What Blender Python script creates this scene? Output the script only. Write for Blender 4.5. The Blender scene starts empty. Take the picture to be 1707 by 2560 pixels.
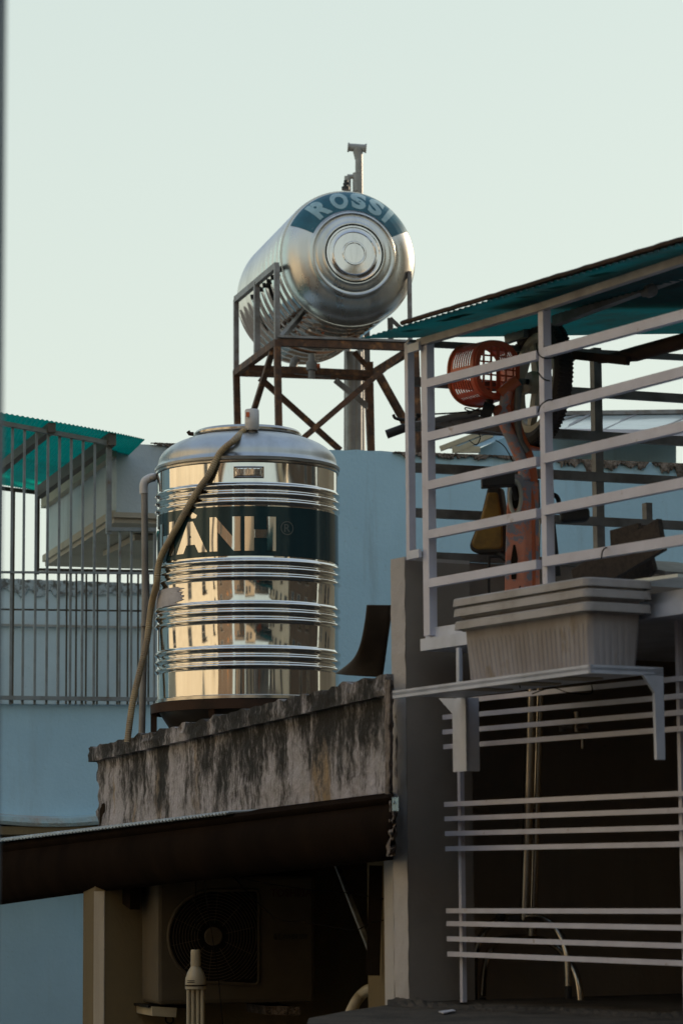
import bpy, bmesh, math, random
from mathutils import Vector, Matrix, noise
random.seed(7)
R_ = math.radians
sc = bpy.context.scene
# ------------------------------------------------------------------ camera
W_, H_, FPX = 1707.0, 2560.0, 7000.0
CAM = Vector((0, 0, 8.0))
PITCH = math.atan(945.0 / FPX); ROLL = R_(0.4)
fwd = Vector((0, math.cos(PITCH), math.sin(PITCH)))
r0 = Vector((1, 0, 0)); u0 = Vector((0, -math.sin(PITCH), math.cos(PITCH)))
rgt = r0 * math.cos(ROLL) - u0 * math.sin(ROLL)
upv = u0 * math.cos(ROLL) + r0 * math.sin(ROLL)
cd = bpy.data.cameras.new('camera'); cam = bpy.data.objects.new('camera', cd)
sc.collection.objects.link(cam); sc.camera = cam
cam.matrix_world = Matrix(((rgt.x, upv.x, -fwd.x, CAM.x), (rgt.y, upv.y, -fwd.y, CAM.y), (rgt.z, upv.z, -fwd.z, CAM.z), (0, 0, 0, 1)))
cd.sensor_fit = 'HORIZONTAL'; cd.sensor_width = 24; cd.lens = FPX / W_ * 24
cd.clip_start = 0.1; cd.clip_end = 3000
cd.dof.use_dof = True; cd.dof.focus_distance = 12.9
cd.dof.aperture_fstop = cd.lens / 13.0
# ------------------------------------------------------------------ world and sun
SUN_EL, SUN_AZ = R_(19), R_(52)          # azimuth from +Y towards +X
w = bpy.data.worlds.new('World'); sc.world = w; w.use_nodes = True
nt = w.node_tree; nt.nodes.clear()
sky = nt.nodes.new('ShaderNodeTexSky'); sky.sky_type = 'NISHITA'; sky.sun_disc = False
sky.sun_elevation = SUN_EL; sky.sun_rotation = SUN_AZ
sky.air_density = 1.3; sky.dust_density = 3.0; sky.ozone_density = 1.6
tint = nt.nodes.new('ShaderNodeMix'); tint.data_type = 'RGBA'; tint.blend_type = 'MULTIPLY'
tint.inputs[0].default_value = 1.0; tint.inputs[7].default_value = (0.094, 0.098, 0.094, 1)
hz = nt.nodes.new('ShaderNodeMix'); hz.data_type = 'RGBA'; hz.inputs[0].default_value = 0.82
ramp = nt.nodes.new('ShaderNodeValToRGB'); tc = nt.nodes.new('ShaderNodeTexCoord'); sep = nt.nodes.new('ShaderNodeSeparateXYZ')
nt.links.new(tc.outputs['Generated'], sep.inputs[0]); nt.links.new(sep.outputs['Z'], ramp.inputs[0])
e = ramp.color_ramp.elements
e[0].position = 0.0; e[0].color = (0.79, 0.855, 0.755, 1); e[1].position = 0.80; e[1].color = (0.42, 0.55, 0.74, 1)
k = e.new(0.14); k.color = (0.77, 0.85, 0.765, 1); k = e.new(0.34); k.color = (0.70, 0.80, 0.74, 1)
bg = nt.nodes.new('ShaderNodeBackground'); bg.inputs['Strength'].default_value = 1.0
out = nt.nodes.new('ShaderNodeOutputWorld')
nt.links.new(sky.outputs[0], tint.inputs[6]); nt.links.new(tint.outputs[2], hz.inputs[6])
nt.links.new(ramp.outputs[0], hz.inputs[7]); nt.links.new(hz.outputs[2], bg.inputs[0]); nt.links.new(bg.outputs[0], out.inputs[0])
sl = bpy.data.lights.new('sun', 'SUN'); sl.energy = 4.6; sl.angle = R_(0.6); sl.color = (1.0, 0.80, 0.56)
so = bpy.data.objects.new('sun', sl); sc.collection.objects.link(so); so.location = (20, 20, 30)
sd = Vector((math.sin(SUN_AZ) * math.cos(SUN_EL), math.cos(SUN_AZ) * math.cos(SUN_EL), math.sin(SUN_EL)))
so.rotation_euler = sd.to_track_quat('Z', 'Y').to_euler()
sc.view_settings.view_transform = 'Standard'; sc.view_settings.look = 'None'
sc.view_settings.exposure = 0.12; sc.view_settings.gamma = 1.0
sc.cycles.max_bounces = 8; sc.cycles.glossy_bounces = 5; sc.cycles.caustics_reflective = False
sc.cycles.sample_clamp_indirect = 4.0
# ------------------------------------------------------------------ pixel helpers (photo pixels -> world points at a stated real depth)
def ray(px, py): return fwd + rgt * ((px - W_ / 2) / FPX) - upv * ((py - H_ / 2) / FPX)
def pix(px, py, Y): d = ray(px, py); return CAM + d * (Y / d.y)
def on_plane(px, py, P0, d2, k=0.0):
    n = Vector((-d2[1], d2[0], 0)).normalized()
    if n.y > 0: n = -n
    P = Vector((P0[0], P0[1], 0)) + n * k
    r = ray(px, py); t = (P - Vector((CAM.x, CAM.y, 0))).dot(n) / r.dot(n)
    return CAM + r * t
def gx(px, Y): p = pix(px, 2225, Y); return (p.x, p.y)
def unit(x, y): v = Vector((x, y, 0)); return v.normalized()
U = unit(.51, -.86); V = unit(.86, .51); F0 = gx(985, 9.4)          # right facade
def F(px, py, k=0.0): return on_plane(px, py, F0, U, k)
NF = -V
D0 = gx(965, 9.5); DW = unit(-.287, .958); NW = unit(-.958, -.287)  # parapet line
def PW(px, py, k=0.0): return on_plane(px, py, D0, DW, k)
BW = unit(.954, .30); NB = unit(.30, -.954); B0 = gx(287, 18.5)     # pale blue building behind
def PB(px, py, k=0.0): return on_plane(px, py, B0, BW, k)
WB = unit(.923, .385); BR0 = gx(1019, 9.5)                           # back railing line
def PR(px, py, k=0.0): return on_plane(px, py, BR0, WB, k)
Z = Vector((0, 0, 1))
# ------------------------------------------------------------------ object helpers
ROOT = {}
col = sc.collection
def tag(o, label=None, cat=None, group=None, kind=None):
    if label: o['label'] = label
    if cat: o['category'] = cat
    if group: o['group'] = group
    if kind: o['kind'] = kind
    return o
def thing(name, loc, label, cat, group=None):
    o = bpy.data.objects.new(name, None); col.objects.link(o); o.location = loc; o.empty_display_size = .1
    ROOT[o] = Vector(loc); return tag(o, label, cat, group)
class MB:
    def __init__(s): s.bm = bmesh.new()
    def box(s, c, a, b, d):
        """box centre c, half-extent vectors a,b,d"""
        vs = [s.bm.verts.new(c + a * i + b * j + d * k) for i in (-1, 1) for j in (-1, 1) for k in (-1, 1)]
        for f in ((0, 1, 3, 2), (4, 6, 7, 5), (0, 4, 5, 1), (2, 3, 7, 6), (0, 2, 6, 4), (1, 5, 7, 3)):
            s.bm.faces.new([vs[i] for i in f])
        return s
    def bar(s, p, q, w, h, up=Z):
        p = Vector(p); q = Vector(q); d = q - p; dn = d.normalized()
        sd_ = dn.cross(up)
        if sd_.length < 1e-3: sd_ = dn.cross(Vector((1, 0, 0)))
        sd_.normalize(); u_ = sd_.cross(dn).normalized()
        return s.box((p + q) / 2, d / 2, sd_ * w / 2, u_ * h / 2)
    def post(s, p, z0, z1, w, t, d=None):
        d = d or Vector((1, 0, 0)); n = Vector((-d.y, d.x, 0))
        return s.box(Vector((p.x, p.y, (z0 + z1) / 2)), d * w / 2, n * t / 2, Z * (z1 - z0) / 2)
    def tube(s, pts, r, seg=10, caps=True, rib=None):
        pts = [Vector(p) for p in pts]; n = len(pts); rings = []
        t0 = (pts[1] - pts[0]).normalized(); a = t0.orthogonal().normalized()
        for i, p in enumerate(pts):
            t = (pts[min(i + 1, n - 1)] - pts[max(i - 1, 0)])
            t = t.normalized() if t.length > 1e-9 else t0
            a = (a - t * a.dot(t)).normalized(); b = t.cross(a)
            rr = r[i] if isinstance(r, (list, tuple)) else r
            if rib: rr *= 1 + rib * (1 if i % 2 else -1)
            rings.append([s.bm.verts.new(p + (a * math.cos(2 * math.pi * j / seg) + b * math.sin(2 * math.pi * j / seg)) * rr) for j in range(seg)])
        for i in range(n - 1):
            for j in range(seg):
                s.bm.faces.new((rings[i][j], rings[i][(j + 1) % seg], rings[i + 1][(j + 1) % seg], rings[i + 1][j]))
        if caps:
            s.bm.faces.new(rings[0][::-1]); s.bm.faces.new(rings[-1])
        return s
    def lathe(s, prof, c, axis=Z, seg=64, a0=0, a1=360, ref=None):
        """prof list of (radius, along); along measured on axis from c"""
        c = Vector(c); axis = Vector(axis).normalized()
        x = (ref or axis.orthogonal()).normalized(); x = (x - axis * x.dot(axis)).normalized(); y = axis.cross(x)
        full = abs(a1 - a0) >= 360; m = seg if full else seg + 1; rings = []
        for (r, h) in prof:
            if r < 1e-6: rings.append([s.bm.verts.new(c + axis * h)]); continue
            rings.append([s.bm.verts.new(c + axis * h + (x * math.cos(R_(a0 + (a1 - a0) * j / seg)) + y * math.sin(R_(a0 + (a1 - a0) * j / seg))) * r) for j in range(m)])
        for i in range(len(rings) - 1):
            A, B = rings[i], rings[i + 1]
            for j in range(seg):
                j2 = (j + 1) % m
                if len(A) == 1 and len(B) == 1: continue
                if len(A) == 1: f = (A[0], B[j2], B[j])
                elif len(B) == 1: f = (A[j], A[j2], B[0])
                else: f = (A[j], A[j2], B[j2], B[j])
                s.bm.faces.new(f)
        return s
    def prism(s, pts, ext):
        a = [s.bm.verts.new(Vector(p)) for p in pts]; b = [s.bm.verts.new(Vector(p) + ext) for p in pts]; n = len(pts)
        s.bm.faces.new(a); s.bm.faces.new(b[::-1])
        for i in range(n): s.bm.faces.new((a[i], b[i], b[(i + 1) % n], a[(i + 1) % n]))
        return s
    def grid(s, fn, nu, nv):
        g = [[s.bm.verts.new(fn(i / nu, j / nv)) for j in range(nv + 1)] for i in range(nu + 1)]
        for i in range(nu):
            for j in range(nv): s.bm.faces.new((g[i][j], g[i + 1][j], g[i + 1][j + 1], g[i][j + 1]))
        return s
    def ball(s, c, r, seg=12):
        bmesh.ops.create_uvsphere(s.bm, u_segments=seg, v_segments=seg // 2 + 2, radius=r, matrix=Matrix.Translation(c)); return s
    def build(s, name, mat, parent=None, smooth=False, bevel=0, solid=0, recalc=True):
        bm = s.bm
        if recalc: bmesh.ops.recalc_face_normals(bm, faces=bm.faces)
        if parent is not None: off = ROOT[parent]
        else:
            vs = [v.co for v in bm.verts]
            off = Vector(((min(v.x for v in vs) + max(v.x for v in vs)) / 2, (min(v.y for v in vs) + max(v.y for v in vs)) / 2, min(v.z for v in vs)))
        bmesh.ops.translate(bm, verts=bm.verts, vec=-off)
        me = bpy.data.meshes.new(name); bm.to_mesh(me); bm.free()
        me.materials.append(mat)
        if smooth:
            for p in me.polygons: p.use_smooth = True
            try: me.set_sharp_from_angle(angle=R_(38))
            except Exception: pass
        o = bpy.data.objects.new(name, me); col.objects.link(o)
        if parent is not None: o.parent = parent; ROOT[o] = off
        else: o.location = off; ROOT[o] = off
        if solid:
            m = o.modifiers.new('s', 'SOLIDIFY'); m.thickness = solid; m.offset = 0
        if bevel:
            m = o.modifiers.new('b', 'BEVEL'); m.width = bevel; m.segments = 2; m.limit_method = 'ANGLE'
        return o
def struct(o): o['kind'] = 'structure'; return o
def text_bm(txt, size, bold=0.0):
    cu = bpy.data.curves.new('lettering', 'FONT'); cu.body = txt; cu.size = size; cu.offset = bold; cu.resolution_u = 6
    o = bpy.data.objects.new('lettering_tmp', cu); col.objects.link(o)
    dg = bpy.context.evaluated_depsgraph_get(); me = bpy.data.meshes.new_from_object(o.evaluated_get(dg))
    bm = bmesh.new(); bm.from_mesh(me); bpy.data.objects.remove(o); bpy.data.meshes.remove(me); bpy.data.curves.remove(cu)
    return bm
def fit(bm, x0, x1, y0, y1):
    xs = [v.co.x for v in bm.verts]; ys = [v.co.y for v in bm.verts]; a, b, c, d = min(xs), max(xs), min(ys), max(ys)
    for v in bm.verts:
        v.co.x = x0 + (v.co.x - a) / (b - a) * (x1 - x0); v.co.y = y0 + (v.co.y - c) / (d - c) * (y1 - y0)
    return bm
def slice_bm(bm, axis, a, b, step):
    n = Vector((1, 0, 0)) if axis == 0 else Vector((0, 1, 0)); t = a + step
    while t < b:
        bmesh.ops.bisect_plane(bm, geom=bm.verts[:] + bm.edges[:] + bm.faces[:], plane_co=n * t, plane_no=n); t += step
    return bm
# ------------------------------------------------------------------ materials
def newmat(name):
    m = bpy.data.materials.new(name); m.use_nodes = True; t = m.node_tree; b = t.nodes['Principled BSDF']; return m, t, b
def N(t, typ, **kw):
    n = t.nodes.new(typ)
    for k_, v in kw.items(): setattr(n, k_, v)
    return n
def coords(t, scale=(1, 1, 1)):
    tc_ = N(t, 'ShaderNodeTexCoord'); mp = N(t, 'ShaderNodeMapping'); mp.inputs['Scale'].default_value = scale
    t.links.new(tc_.outputs['Object'], mp.inputs[0]); return mp.outputs[0]
def noise_fac(t, scale, detail=5, rough=.6, stretch=(1, 1, 1), lo=.4, hi=.6):
    n = N(t, 'ShaderNodeTexNoise'); n.inputs['Scale'].default_value = scale; n.inputs['Detail'].default_value = detail; n.inputs['Roughness'].default_value = rough
    t.links.new(coords(t, stretch), n.inputs['Vector'])
    r = N(t, 'ShaderNodeMapRange'); r.inputs[1].default_value = lo; r.inputs[2].default_value = hi; t.links.new(n.outputs[0], r.inputs[0])
    return r.outputs[0]
def mix(t, fac, a, b, blend='MIX'):
    m = N(t, 'ShaderNodeMix', data_type='RGBA', blend_type=blend)
    for i, v in ((0, fac), (6, a), (7, b)):
        if hasattr(v, 'is_output'): t.links.new(v, m.inputs[i])
        elif i == 0: m.inputs[0].default_value = v
        else: m.inputs[i].default_value = (*v, 1) if len(v) == 3 else v
    return m.outputs[2]
def mul(t, a, b, op='MULTIPLY'):
    m = N(t, 'ShaderNodeMath', operation=op); m.use_clamp = True
    for i, v in enumerate((a, b)):
        if hasattr(v, 'is_output'): t.links.new(v, m.inputs[i])
        else: m.inputs[i].default_value = v
    return m.outputs[0]
def bump(t, b, h, dist, strength=1.0):
    bp = N(t, 'ShaderNodeBump'); bp.inputs['Distance'].default_value = dist; bp.inputs['Strength'].default_value = strength
    t.links.new(h, bp.inputs['Height']); t.links.new(bp.outputs[0], b.inputs['Normal'])
def paint(name, c, c2=None, rough=.5, metal=0.0, scale=6, lo=.42, hi=.62, stretch=(1, 1, 1), bd=0.0, bs=60, rust=None, rlo=.6, rhi=.68, rscale=9):
    m, t, b = newmat(name)
    cc = c2 or tuple(x * .8 for x in c)
    v = mix(t, noise_fac(t, scale, stretch=stretch, lo=lo, hi=hi), c, cc)
    if rust: v = mix(t, noise_fac(t, rscale, detail=8, rough=.7, lo=rlo, hi=rhi), v, rust)
    t.links.new(v, b.inputs['Base Color']); b.inputs['Roughness'].default_value = rough; b.inputs['Metallic'].default_value = metal
    if bd: bump(t, b, noise_fac(t, bs, detail=4, lo=.2, hi=.8), bd)
    return m
M = {}
def wall_streaked(name, c, c2, dirt, amt=.5):
    m, t, b = newmat(name)
    v = mix(t, noise_fac(t, 1.3, lo=.35, hi=.7), c, c2)
    st = noise_fac(t, 5, detail=6, rough=.7, stretch=(1, 1, .10), lo=.55, hi=.8)
    v = mix(t, mul(t, st, amt), v, dirt)
    sp = noise_fac(t, 38, detail=3, lo=.68, hi=.74); v = mix(t, mul(t, sp, .5), v, dirt)
    t.links.new(v, b.inputs['Base Color']); b.inputs['Roughness'].default_value = .9
    bump(t, b, noise_fac(t, 40, detail=5, lo=.2, hi=.8), .0018)
    return m
M['blue'] = wall_streaked('pale_blue_plaster', (.42, .64, .78), (.36, .56, .69), (.31, .42, .48), .5)
M['blue_w'] = wall_streaked('weathered_blue_wall', (.42, .63, .76), (.36, .55, .67), (.27, .35, .40), .75)
M['white_w'] = wall_streaked('weathered_white_wall', (.50, .56, .60), (.40, .46, .50), (.22, .22, .21), .7)
M['beige_w'] = wall_streaked('beige_underside', (.42, .37, .30), (.35, .31, .25), (.2, .17, .13), .5)
M['col_w'] = wall_streaked('pilaster_plaster', (.48, .45, .44), (.40, .38, .36), (.2, .17, .14), .5)
M['jamb'] = paint('brown_grey_render', (.32, .28, .245), (.26, .23, .20), .85, scale=3, lo=.3, hi=.7, bd=.0015, bs=30)
M['room'] = wall_streaked('dark_room_wall', (.05, .043, .036), (.035, .03, .026), (.02, .018, .015), .5)
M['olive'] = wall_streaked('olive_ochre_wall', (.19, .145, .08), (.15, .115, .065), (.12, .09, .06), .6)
M['ledge'] = paint('worn_light_blue_ledge', (.33, .47, .52), (.35, .34, .32), .8, scale=5, bd=.006)
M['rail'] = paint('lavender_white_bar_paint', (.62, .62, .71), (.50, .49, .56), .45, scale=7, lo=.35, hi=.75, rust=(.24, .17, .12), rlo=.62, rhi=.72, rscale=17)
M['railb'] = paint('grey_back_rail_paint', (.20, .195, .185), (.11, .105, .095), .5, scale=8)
M['beam'] = paint('stained_beam_paint', (.42, .395, .39), (.30, .275, .26), .6, scale=12, lo=.35, hi=.65)
M['shelf'] = paint('pale_shelf_paint', (.60, .63, .71), (.47, .50, .56), .5, scale=5, rust=(.3, .25, .2), rlo=.7, rhi=.76)
M['fence'] = paint('grey_fence_paint', (.20, .225, .235), (.15, .16, .16), .5, scale=9, rust=(.12, .07, .04), rlo=.62, rhi=.72)
M['fence_b'] = paint('dark_fence_paint', (.085, .07, .055), (.06, .05, .04), .6)
M['rust'] = paint('rusted_angle_iron', (.12, .052, .024), (.045, .022, .013), .75, scale=14, lo=.35, hi=.65, bd=.003, bs=90, rust=(.30, .13, .045), rlo=.54, rhi=.68, rscale=9)
M['galv'] = paint('grey_painted_angle', (.24, .23, .23), (.15, .13, .12), .5, scale=10, rust=(.13, .06, .03), rlo=.58, rhi=.70, rscale=12)
M['pvc'] = paint('white_pvc', (.62, .60, .60), (.52, .50, .48), .35, scale=8)
M['pvc_g'] = paint('grey_pvc', (.30, .285, .27), (.23, .21, .19), .4, scale=6)
M['hose'] = paint('tan_ribbed_hose', (.40, .30, .17), (.28, .21, .13), .5, scale=10)
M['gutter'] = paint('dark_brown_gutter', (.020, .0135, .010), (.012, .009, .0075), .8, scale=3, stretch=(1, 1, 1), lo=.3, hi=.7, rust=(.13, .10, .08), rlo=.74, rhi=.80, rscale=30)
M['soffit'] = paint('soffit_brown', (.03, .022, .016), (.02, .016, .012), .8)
M['corr'] = paint('grey_corrugated_sheet', (.36, .40, .42), (.26, .28, .28), .5, scale=12)
M['flap'] = paint('brown_sheet_metal', (.050, .036, .026), (.032, .024, .018), .5, scale=4)
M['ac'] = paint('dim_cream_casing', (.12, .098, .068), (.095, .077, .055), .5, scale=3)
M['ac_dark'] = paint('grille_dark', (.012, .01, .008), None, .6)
M['ac_red'] = paint('dull_red_lettering', (.07, .014, .01), None, .5)
M['ac_grey'] = paint('dark_lettering', (.03, .03, .03), None, .5)
M['lamp'] = paint('ivory_lamp_plastic', (.50, .43, .30), (.40, .34, .24), .35)
M['planter'] = None
M['black'] = paint('black_rubber', (.02, .018, .018), (.012, .012, .012), .6)
M['tyre'] = paint('tyre_rubber', (.035, .026, .022), (.02, .016, .014), .75, bd=.002)
M['rimc'] = paint('cream_plastic_rim', (.50, .46, .34), (.38, .34, .25), .45)
M['red'] = paint('red_orange_plastic', (.66, .095, .035), (.52, .08, .035), .35, scale=5)
M['orange'] = paint('faded_orange_paint', (.62, .14, .045), (.46, .11, .05), .4, scale=6)
M['peel'] = paint('peeling_orange_paint', (.78, .30, .19), (.66, .20, .12), .5, scale=8, rust=(.30, .31, .36), rlo=.49, rhi=.53, rscale=9)
M['saddle'] = paint('worn_ochre_vinyl', (.27, .15, .022), (.17, .095, .02), .5, scale=10)
M['seat_edge'] = paint('dark_seat_edge', (.04, .03, .02), None, .6)
M['ring'] = paint('pale_grey_ring', (.62, .61, .54), (.52, .51, .45), .4)
M['wood'] = paint('dark_board', (.05, .036, .028), (.03, .022, .018), .8, scale=12, stretch=(1, 6, 6))
M['brownpipe'] = paint('brown_painted_pipe', (.055, .03, .02), (.03, .02, .015), .6)
M['wire'] = paint('black_wire', (.015, .013, .012), None, .5)
M['frame_f'] = paint('blue_grey_window_frame', (.16, .22, .26), (.13, .18, .22), .5, scale=2)
M['asphalt'] = paint('alley_concrete', (.12, .11, .10), (.08, .075, .07), .9, scale=.8)
M['slab'] = paint('dirty_slab', (.085, .07, .055), (.05, .043, .035), .9, scale=7, bd=.006)
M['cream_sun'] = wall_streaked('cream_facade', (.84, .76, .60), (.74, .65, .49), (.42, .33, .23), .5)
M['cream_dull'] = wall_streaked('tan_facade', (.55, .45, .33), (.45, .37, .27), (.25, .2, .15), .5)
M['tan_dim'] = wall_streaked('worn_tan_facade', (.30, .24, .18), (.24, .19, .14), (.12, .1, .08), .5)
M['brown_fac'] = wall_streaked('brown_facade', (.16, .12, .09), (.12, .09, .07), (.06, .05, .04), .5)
M['win'] = paint('dark_window_glass', (.04, .05, .06), (.03, .04, .05), .08)
M['winframe'] = paint('grey_window_frame', (.35, .33, .30), None, .5)
M['curtain'] = paint('orange_cloth', (.55, .22, .04), (.4, .15, .03), .8)
def steel(name, c=(.62, .60, .57), rough=.06, brush=None, bumpd=0.0, bscale=6):
    m, t, b = newmat(name); b.inputs['Metallic'].default_value = 1
    v = mix(t, mul(t, noise_fac(t, 7, detail=8, rough=.7, stretch=(1, 1, .2), lo=.48, hi=.72), .45), c, tuple(x * .55 for x in c)); t.links.new(v, b.inputs['Base Color'])
    r = noise_fac(t, 9, stretch=(1, 1, .25), lo=.3, hi=.75)
    mr = N(t, 'ShaderNodeMapRange'); mr.inputs[3].default_value = rough; mr.inputs[4].default_value = rough * 2.0
    t.links.new(r, mr.inputs[0]); t.links.new(mr.outputs[0], b.inputs['Roughness'])
    if bumpd: bump(t, b, noise_fac(t, bscale, detail=2, stretch=brush or (1, 1, 1), lo=0, hi=1), bumpd)
    return m
M['steel'] = steel('polished_steel', (.74, .71, .66), .05, (1.3, 1.3, .45), .0034, 3.2)
M['steel_top'] = steel('satin_steel_cover', (.50, .51, .51), .27, None, .0006, 30)
M['steel_rim'] = steel('steel_seam', (.50, .47, .43), .15)
M['steel_dome'] = steel('brushed_steel_dome', (.60, .585, .56), .22, None, .0004, 40)
M['steel_lid'] = steel('pressed_steel_lid', (.66, .64, .64), .07, None, .003, 4)
M['chrome'] = steel('stainless_tube', (.55, .5, .42), .12)
M['dishdark'] = paint('dull_steel_bottom', (.07, .06, .05), (.05, .042, .035), .45, metal=.5)
M['green'] = paint('deep_teal_band', (.018, .050, .058), (.014, .040, .047), .16, scale=16, stretch=(1, 1, .08), lo=.3, hi=.7)
M['green'].node_tree.nodes['Principled BSDF'].inputs['Metallic'].default_value = .25
M['teal_band'] = paint('teal_printed_band', (.012, .105, .15), (.010, .08, .115), .3, scale=9, rust=(.28, .34, .36), rlo=.66, rhi=.70, rscale=14)
M['pale_let'] = paint('worn_pale_lettering', (.30, .44, .48), (.24, .36, .40), .35, scale=7, rust=(.02, .09, .12), rlo=.62, rhi=.66, rscale=12)
M['label'] = paint('lavender_sticker_residue', (.52, .50, .52), (.42, .40, .42), .7, scale=12, rust=(.25, .22, .2), rlo=.62, rhi=.66, rscale=25)
M['glass'] = paint('milky_glass_pane', (.55, .60, .57), (.48, .53, .50), .15)
M['room'] = wall_streaked('dark_room_wall', (.30, .25, .20), (.24, .20, .16), (.14, .12, .10), .5)
for n_ in ('gutter', 'soffit', 'flap', 'ac', 'ac_dark', 'room', 'jamb', 'slab', 'olive', 'brownpipe'):
    M[n_].node_tree.nodes['Principled BSDF'].inputs['Specular IOR Level'].default_value = .12
for n_ in ('gutter', 'wire', 'soffit'): M[n_].node_tree.nodes['Principled BSDF'].inputs['Specular IOR Level'].default_value = .0
def teal_sheet(name, c, trans, dirt):
    m, t, b = newmat(name); t.nodes.remove(b)
    o_ = t.nodes['Material Output']; v = mix(t, noise_fac(t, 3.5, detail=7, rough=.7, stretch=(1, 1, 1), lo=.45, hi=.72), c, dirt)
    d = N(t, 'ShaderNodeBsdfDiffuse'); tr = N(t, 'ShaderNodeBsdfTranslucent'); g = N(t, 'ShaderNodeBsdfGlossy'); g.inputs['Roughness'].default_value = .25
    t.links.new(v, d.inputs[0]); t.links.new(v, tr.inputs[0])
    m1 = N(t, 'ShaderNodeMixShader'); m1.inputs[0].default_value = trans; t.links.new(d.outputs[0], m1.inputs[1]); t.links.new(tr.outputs[0], m1.inputs[2])
    m2 = N(t, 'ShaderNodeMixShader'); m2.inputs[0].default_value = .04; t.links.new(m1.outputs[0], m2.inputs[1]); t.links.new(g.outputs[0], m2.inputs[2])
    t.links.new(m2.outputs[0], o_.inputs[0]); return m
M['teal'] = teal_sheet('teal_translucent_sheet', (.0, .25, .20), .75, (.003, .17, .14))
M['teal_r'] = teal_sheet('dirty_teal_sheet', (.012, .125, .12), .6, (.03, .06, .05))
def stained():
    m, t, b = newmat('mould_stained_render')
    base = mix(t, noise_fac(t, 5, detail=7, rough=.7, lo=.35, hi=.68), (.60, .56, .60), (.40, .37, .36))
    och = noise_fac(t, 3.2, detail=4, rough=.5, stretch=(1, 1, .45), lo=.62, hi=.68)
    base = mix(t, och, base, (.40, .28, .16))
    def add(a, b_, wa, wb):
        x = N(t, 'ShaderNodeMath', operation='MULTIPLY'); t.links.new(a, x.inputs[0]); x.inputs[1].default_value = wa
        y = N(t, 'ShaderNodeMath', operation='MULTIPLY_ADD'); t.links.new(b_, y.inputs[0]); y.inputs[1].default_value = wb; t.links.new(x.outputs[0], y.inputs[2]); return y.outputs[0]
    s1 = noise_fac(t, 15, detail=12, rough=.75, stretch=(1, 1, .22), lo=0, hi=1)
    s2 = noise_fac(t, 3.0, detail=6, rough=.62, stretch=(1, 1, .8), lo=0, hi=1)
    s3 = noise_fac(t, 42, detail=10, rough=.8, stretch=(1, 1, .7), lo=0, hi=1)
    f = add(add(s1, s2, .30, .44), s3, 1.0, .26)
    tcn = N(t, 'ShaderNodeTexCoord'); sp = N(t, 'ShaderNodeSeparateXYZ'); t.links.new(tcn.outputs['Object'], sp.inputs[0])
    gr = N(t, 'ShaderNodeMapRange'); gr.inputs[1].default_value = 8.33; gr.inputs[2].default_value = 8.70; gr.inputs[3].default_value = -.028; gr.inputs[4].default_value = .055
    t.links.new(sp.outputs['Z'], gr.inputs[0])
    ad = N(t, 'ShaderNodeMath', operation='ADD'); t.links.new(f, ad.inputs[0]); t.links.new(gr.outputs[0], ad.inputs[1])
    def mr(lo, hi):
        r = N(t, 'ShaderNodeMapRange'); r.inputs[1].default_value = lo; r.inputs[2].default_value = hi; t.links.new(ad.outputs[0], r.inputs[0]); return r.outputs[0]
    v = mix(t, mul(t, mr(.46, .52), .75), base, (.17, .15, .135))
    v = mix(t, mr(.50, .56), v, (.022, .018, .014))
    t.links.new(v, b.inputs['Base Color']); b.inputs['Roughness'].default_value = .93
    bump(t, b, noise_fac(t, 30, detail=8, rough=.7, lo=.2, hi=.8), .012)
    return m
M['stain'] = stained()
def planter_mat():
    m, t, b = newmat('dusty_planter_plastic')
    v = mix(t, noise_fac(t, 8, detail=6, stretch=(1, 1, .35), lo=.35, hi=.65), (.25, .22, .205), (.35, .325, .325))
    v = mix(t, noise_fac(t, 14, detail=6, stretch=(1, 1, .5), lo=.58, hi=.72), v, (.20, .15, .09))
    t.links.new(v, b.inputs['Base Color']); b.inputs['Roughness'].default_value = .65; return m
M['planter'] = planter_mat()
M['regmark'] = paint('dull_mark', (.09, .10, .09), None, .4)
M['planter_rim'] = paint('planter_rim_plastic', (.38, .36, .36), (.29, .27, .255), .55, scale=6)
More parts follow.
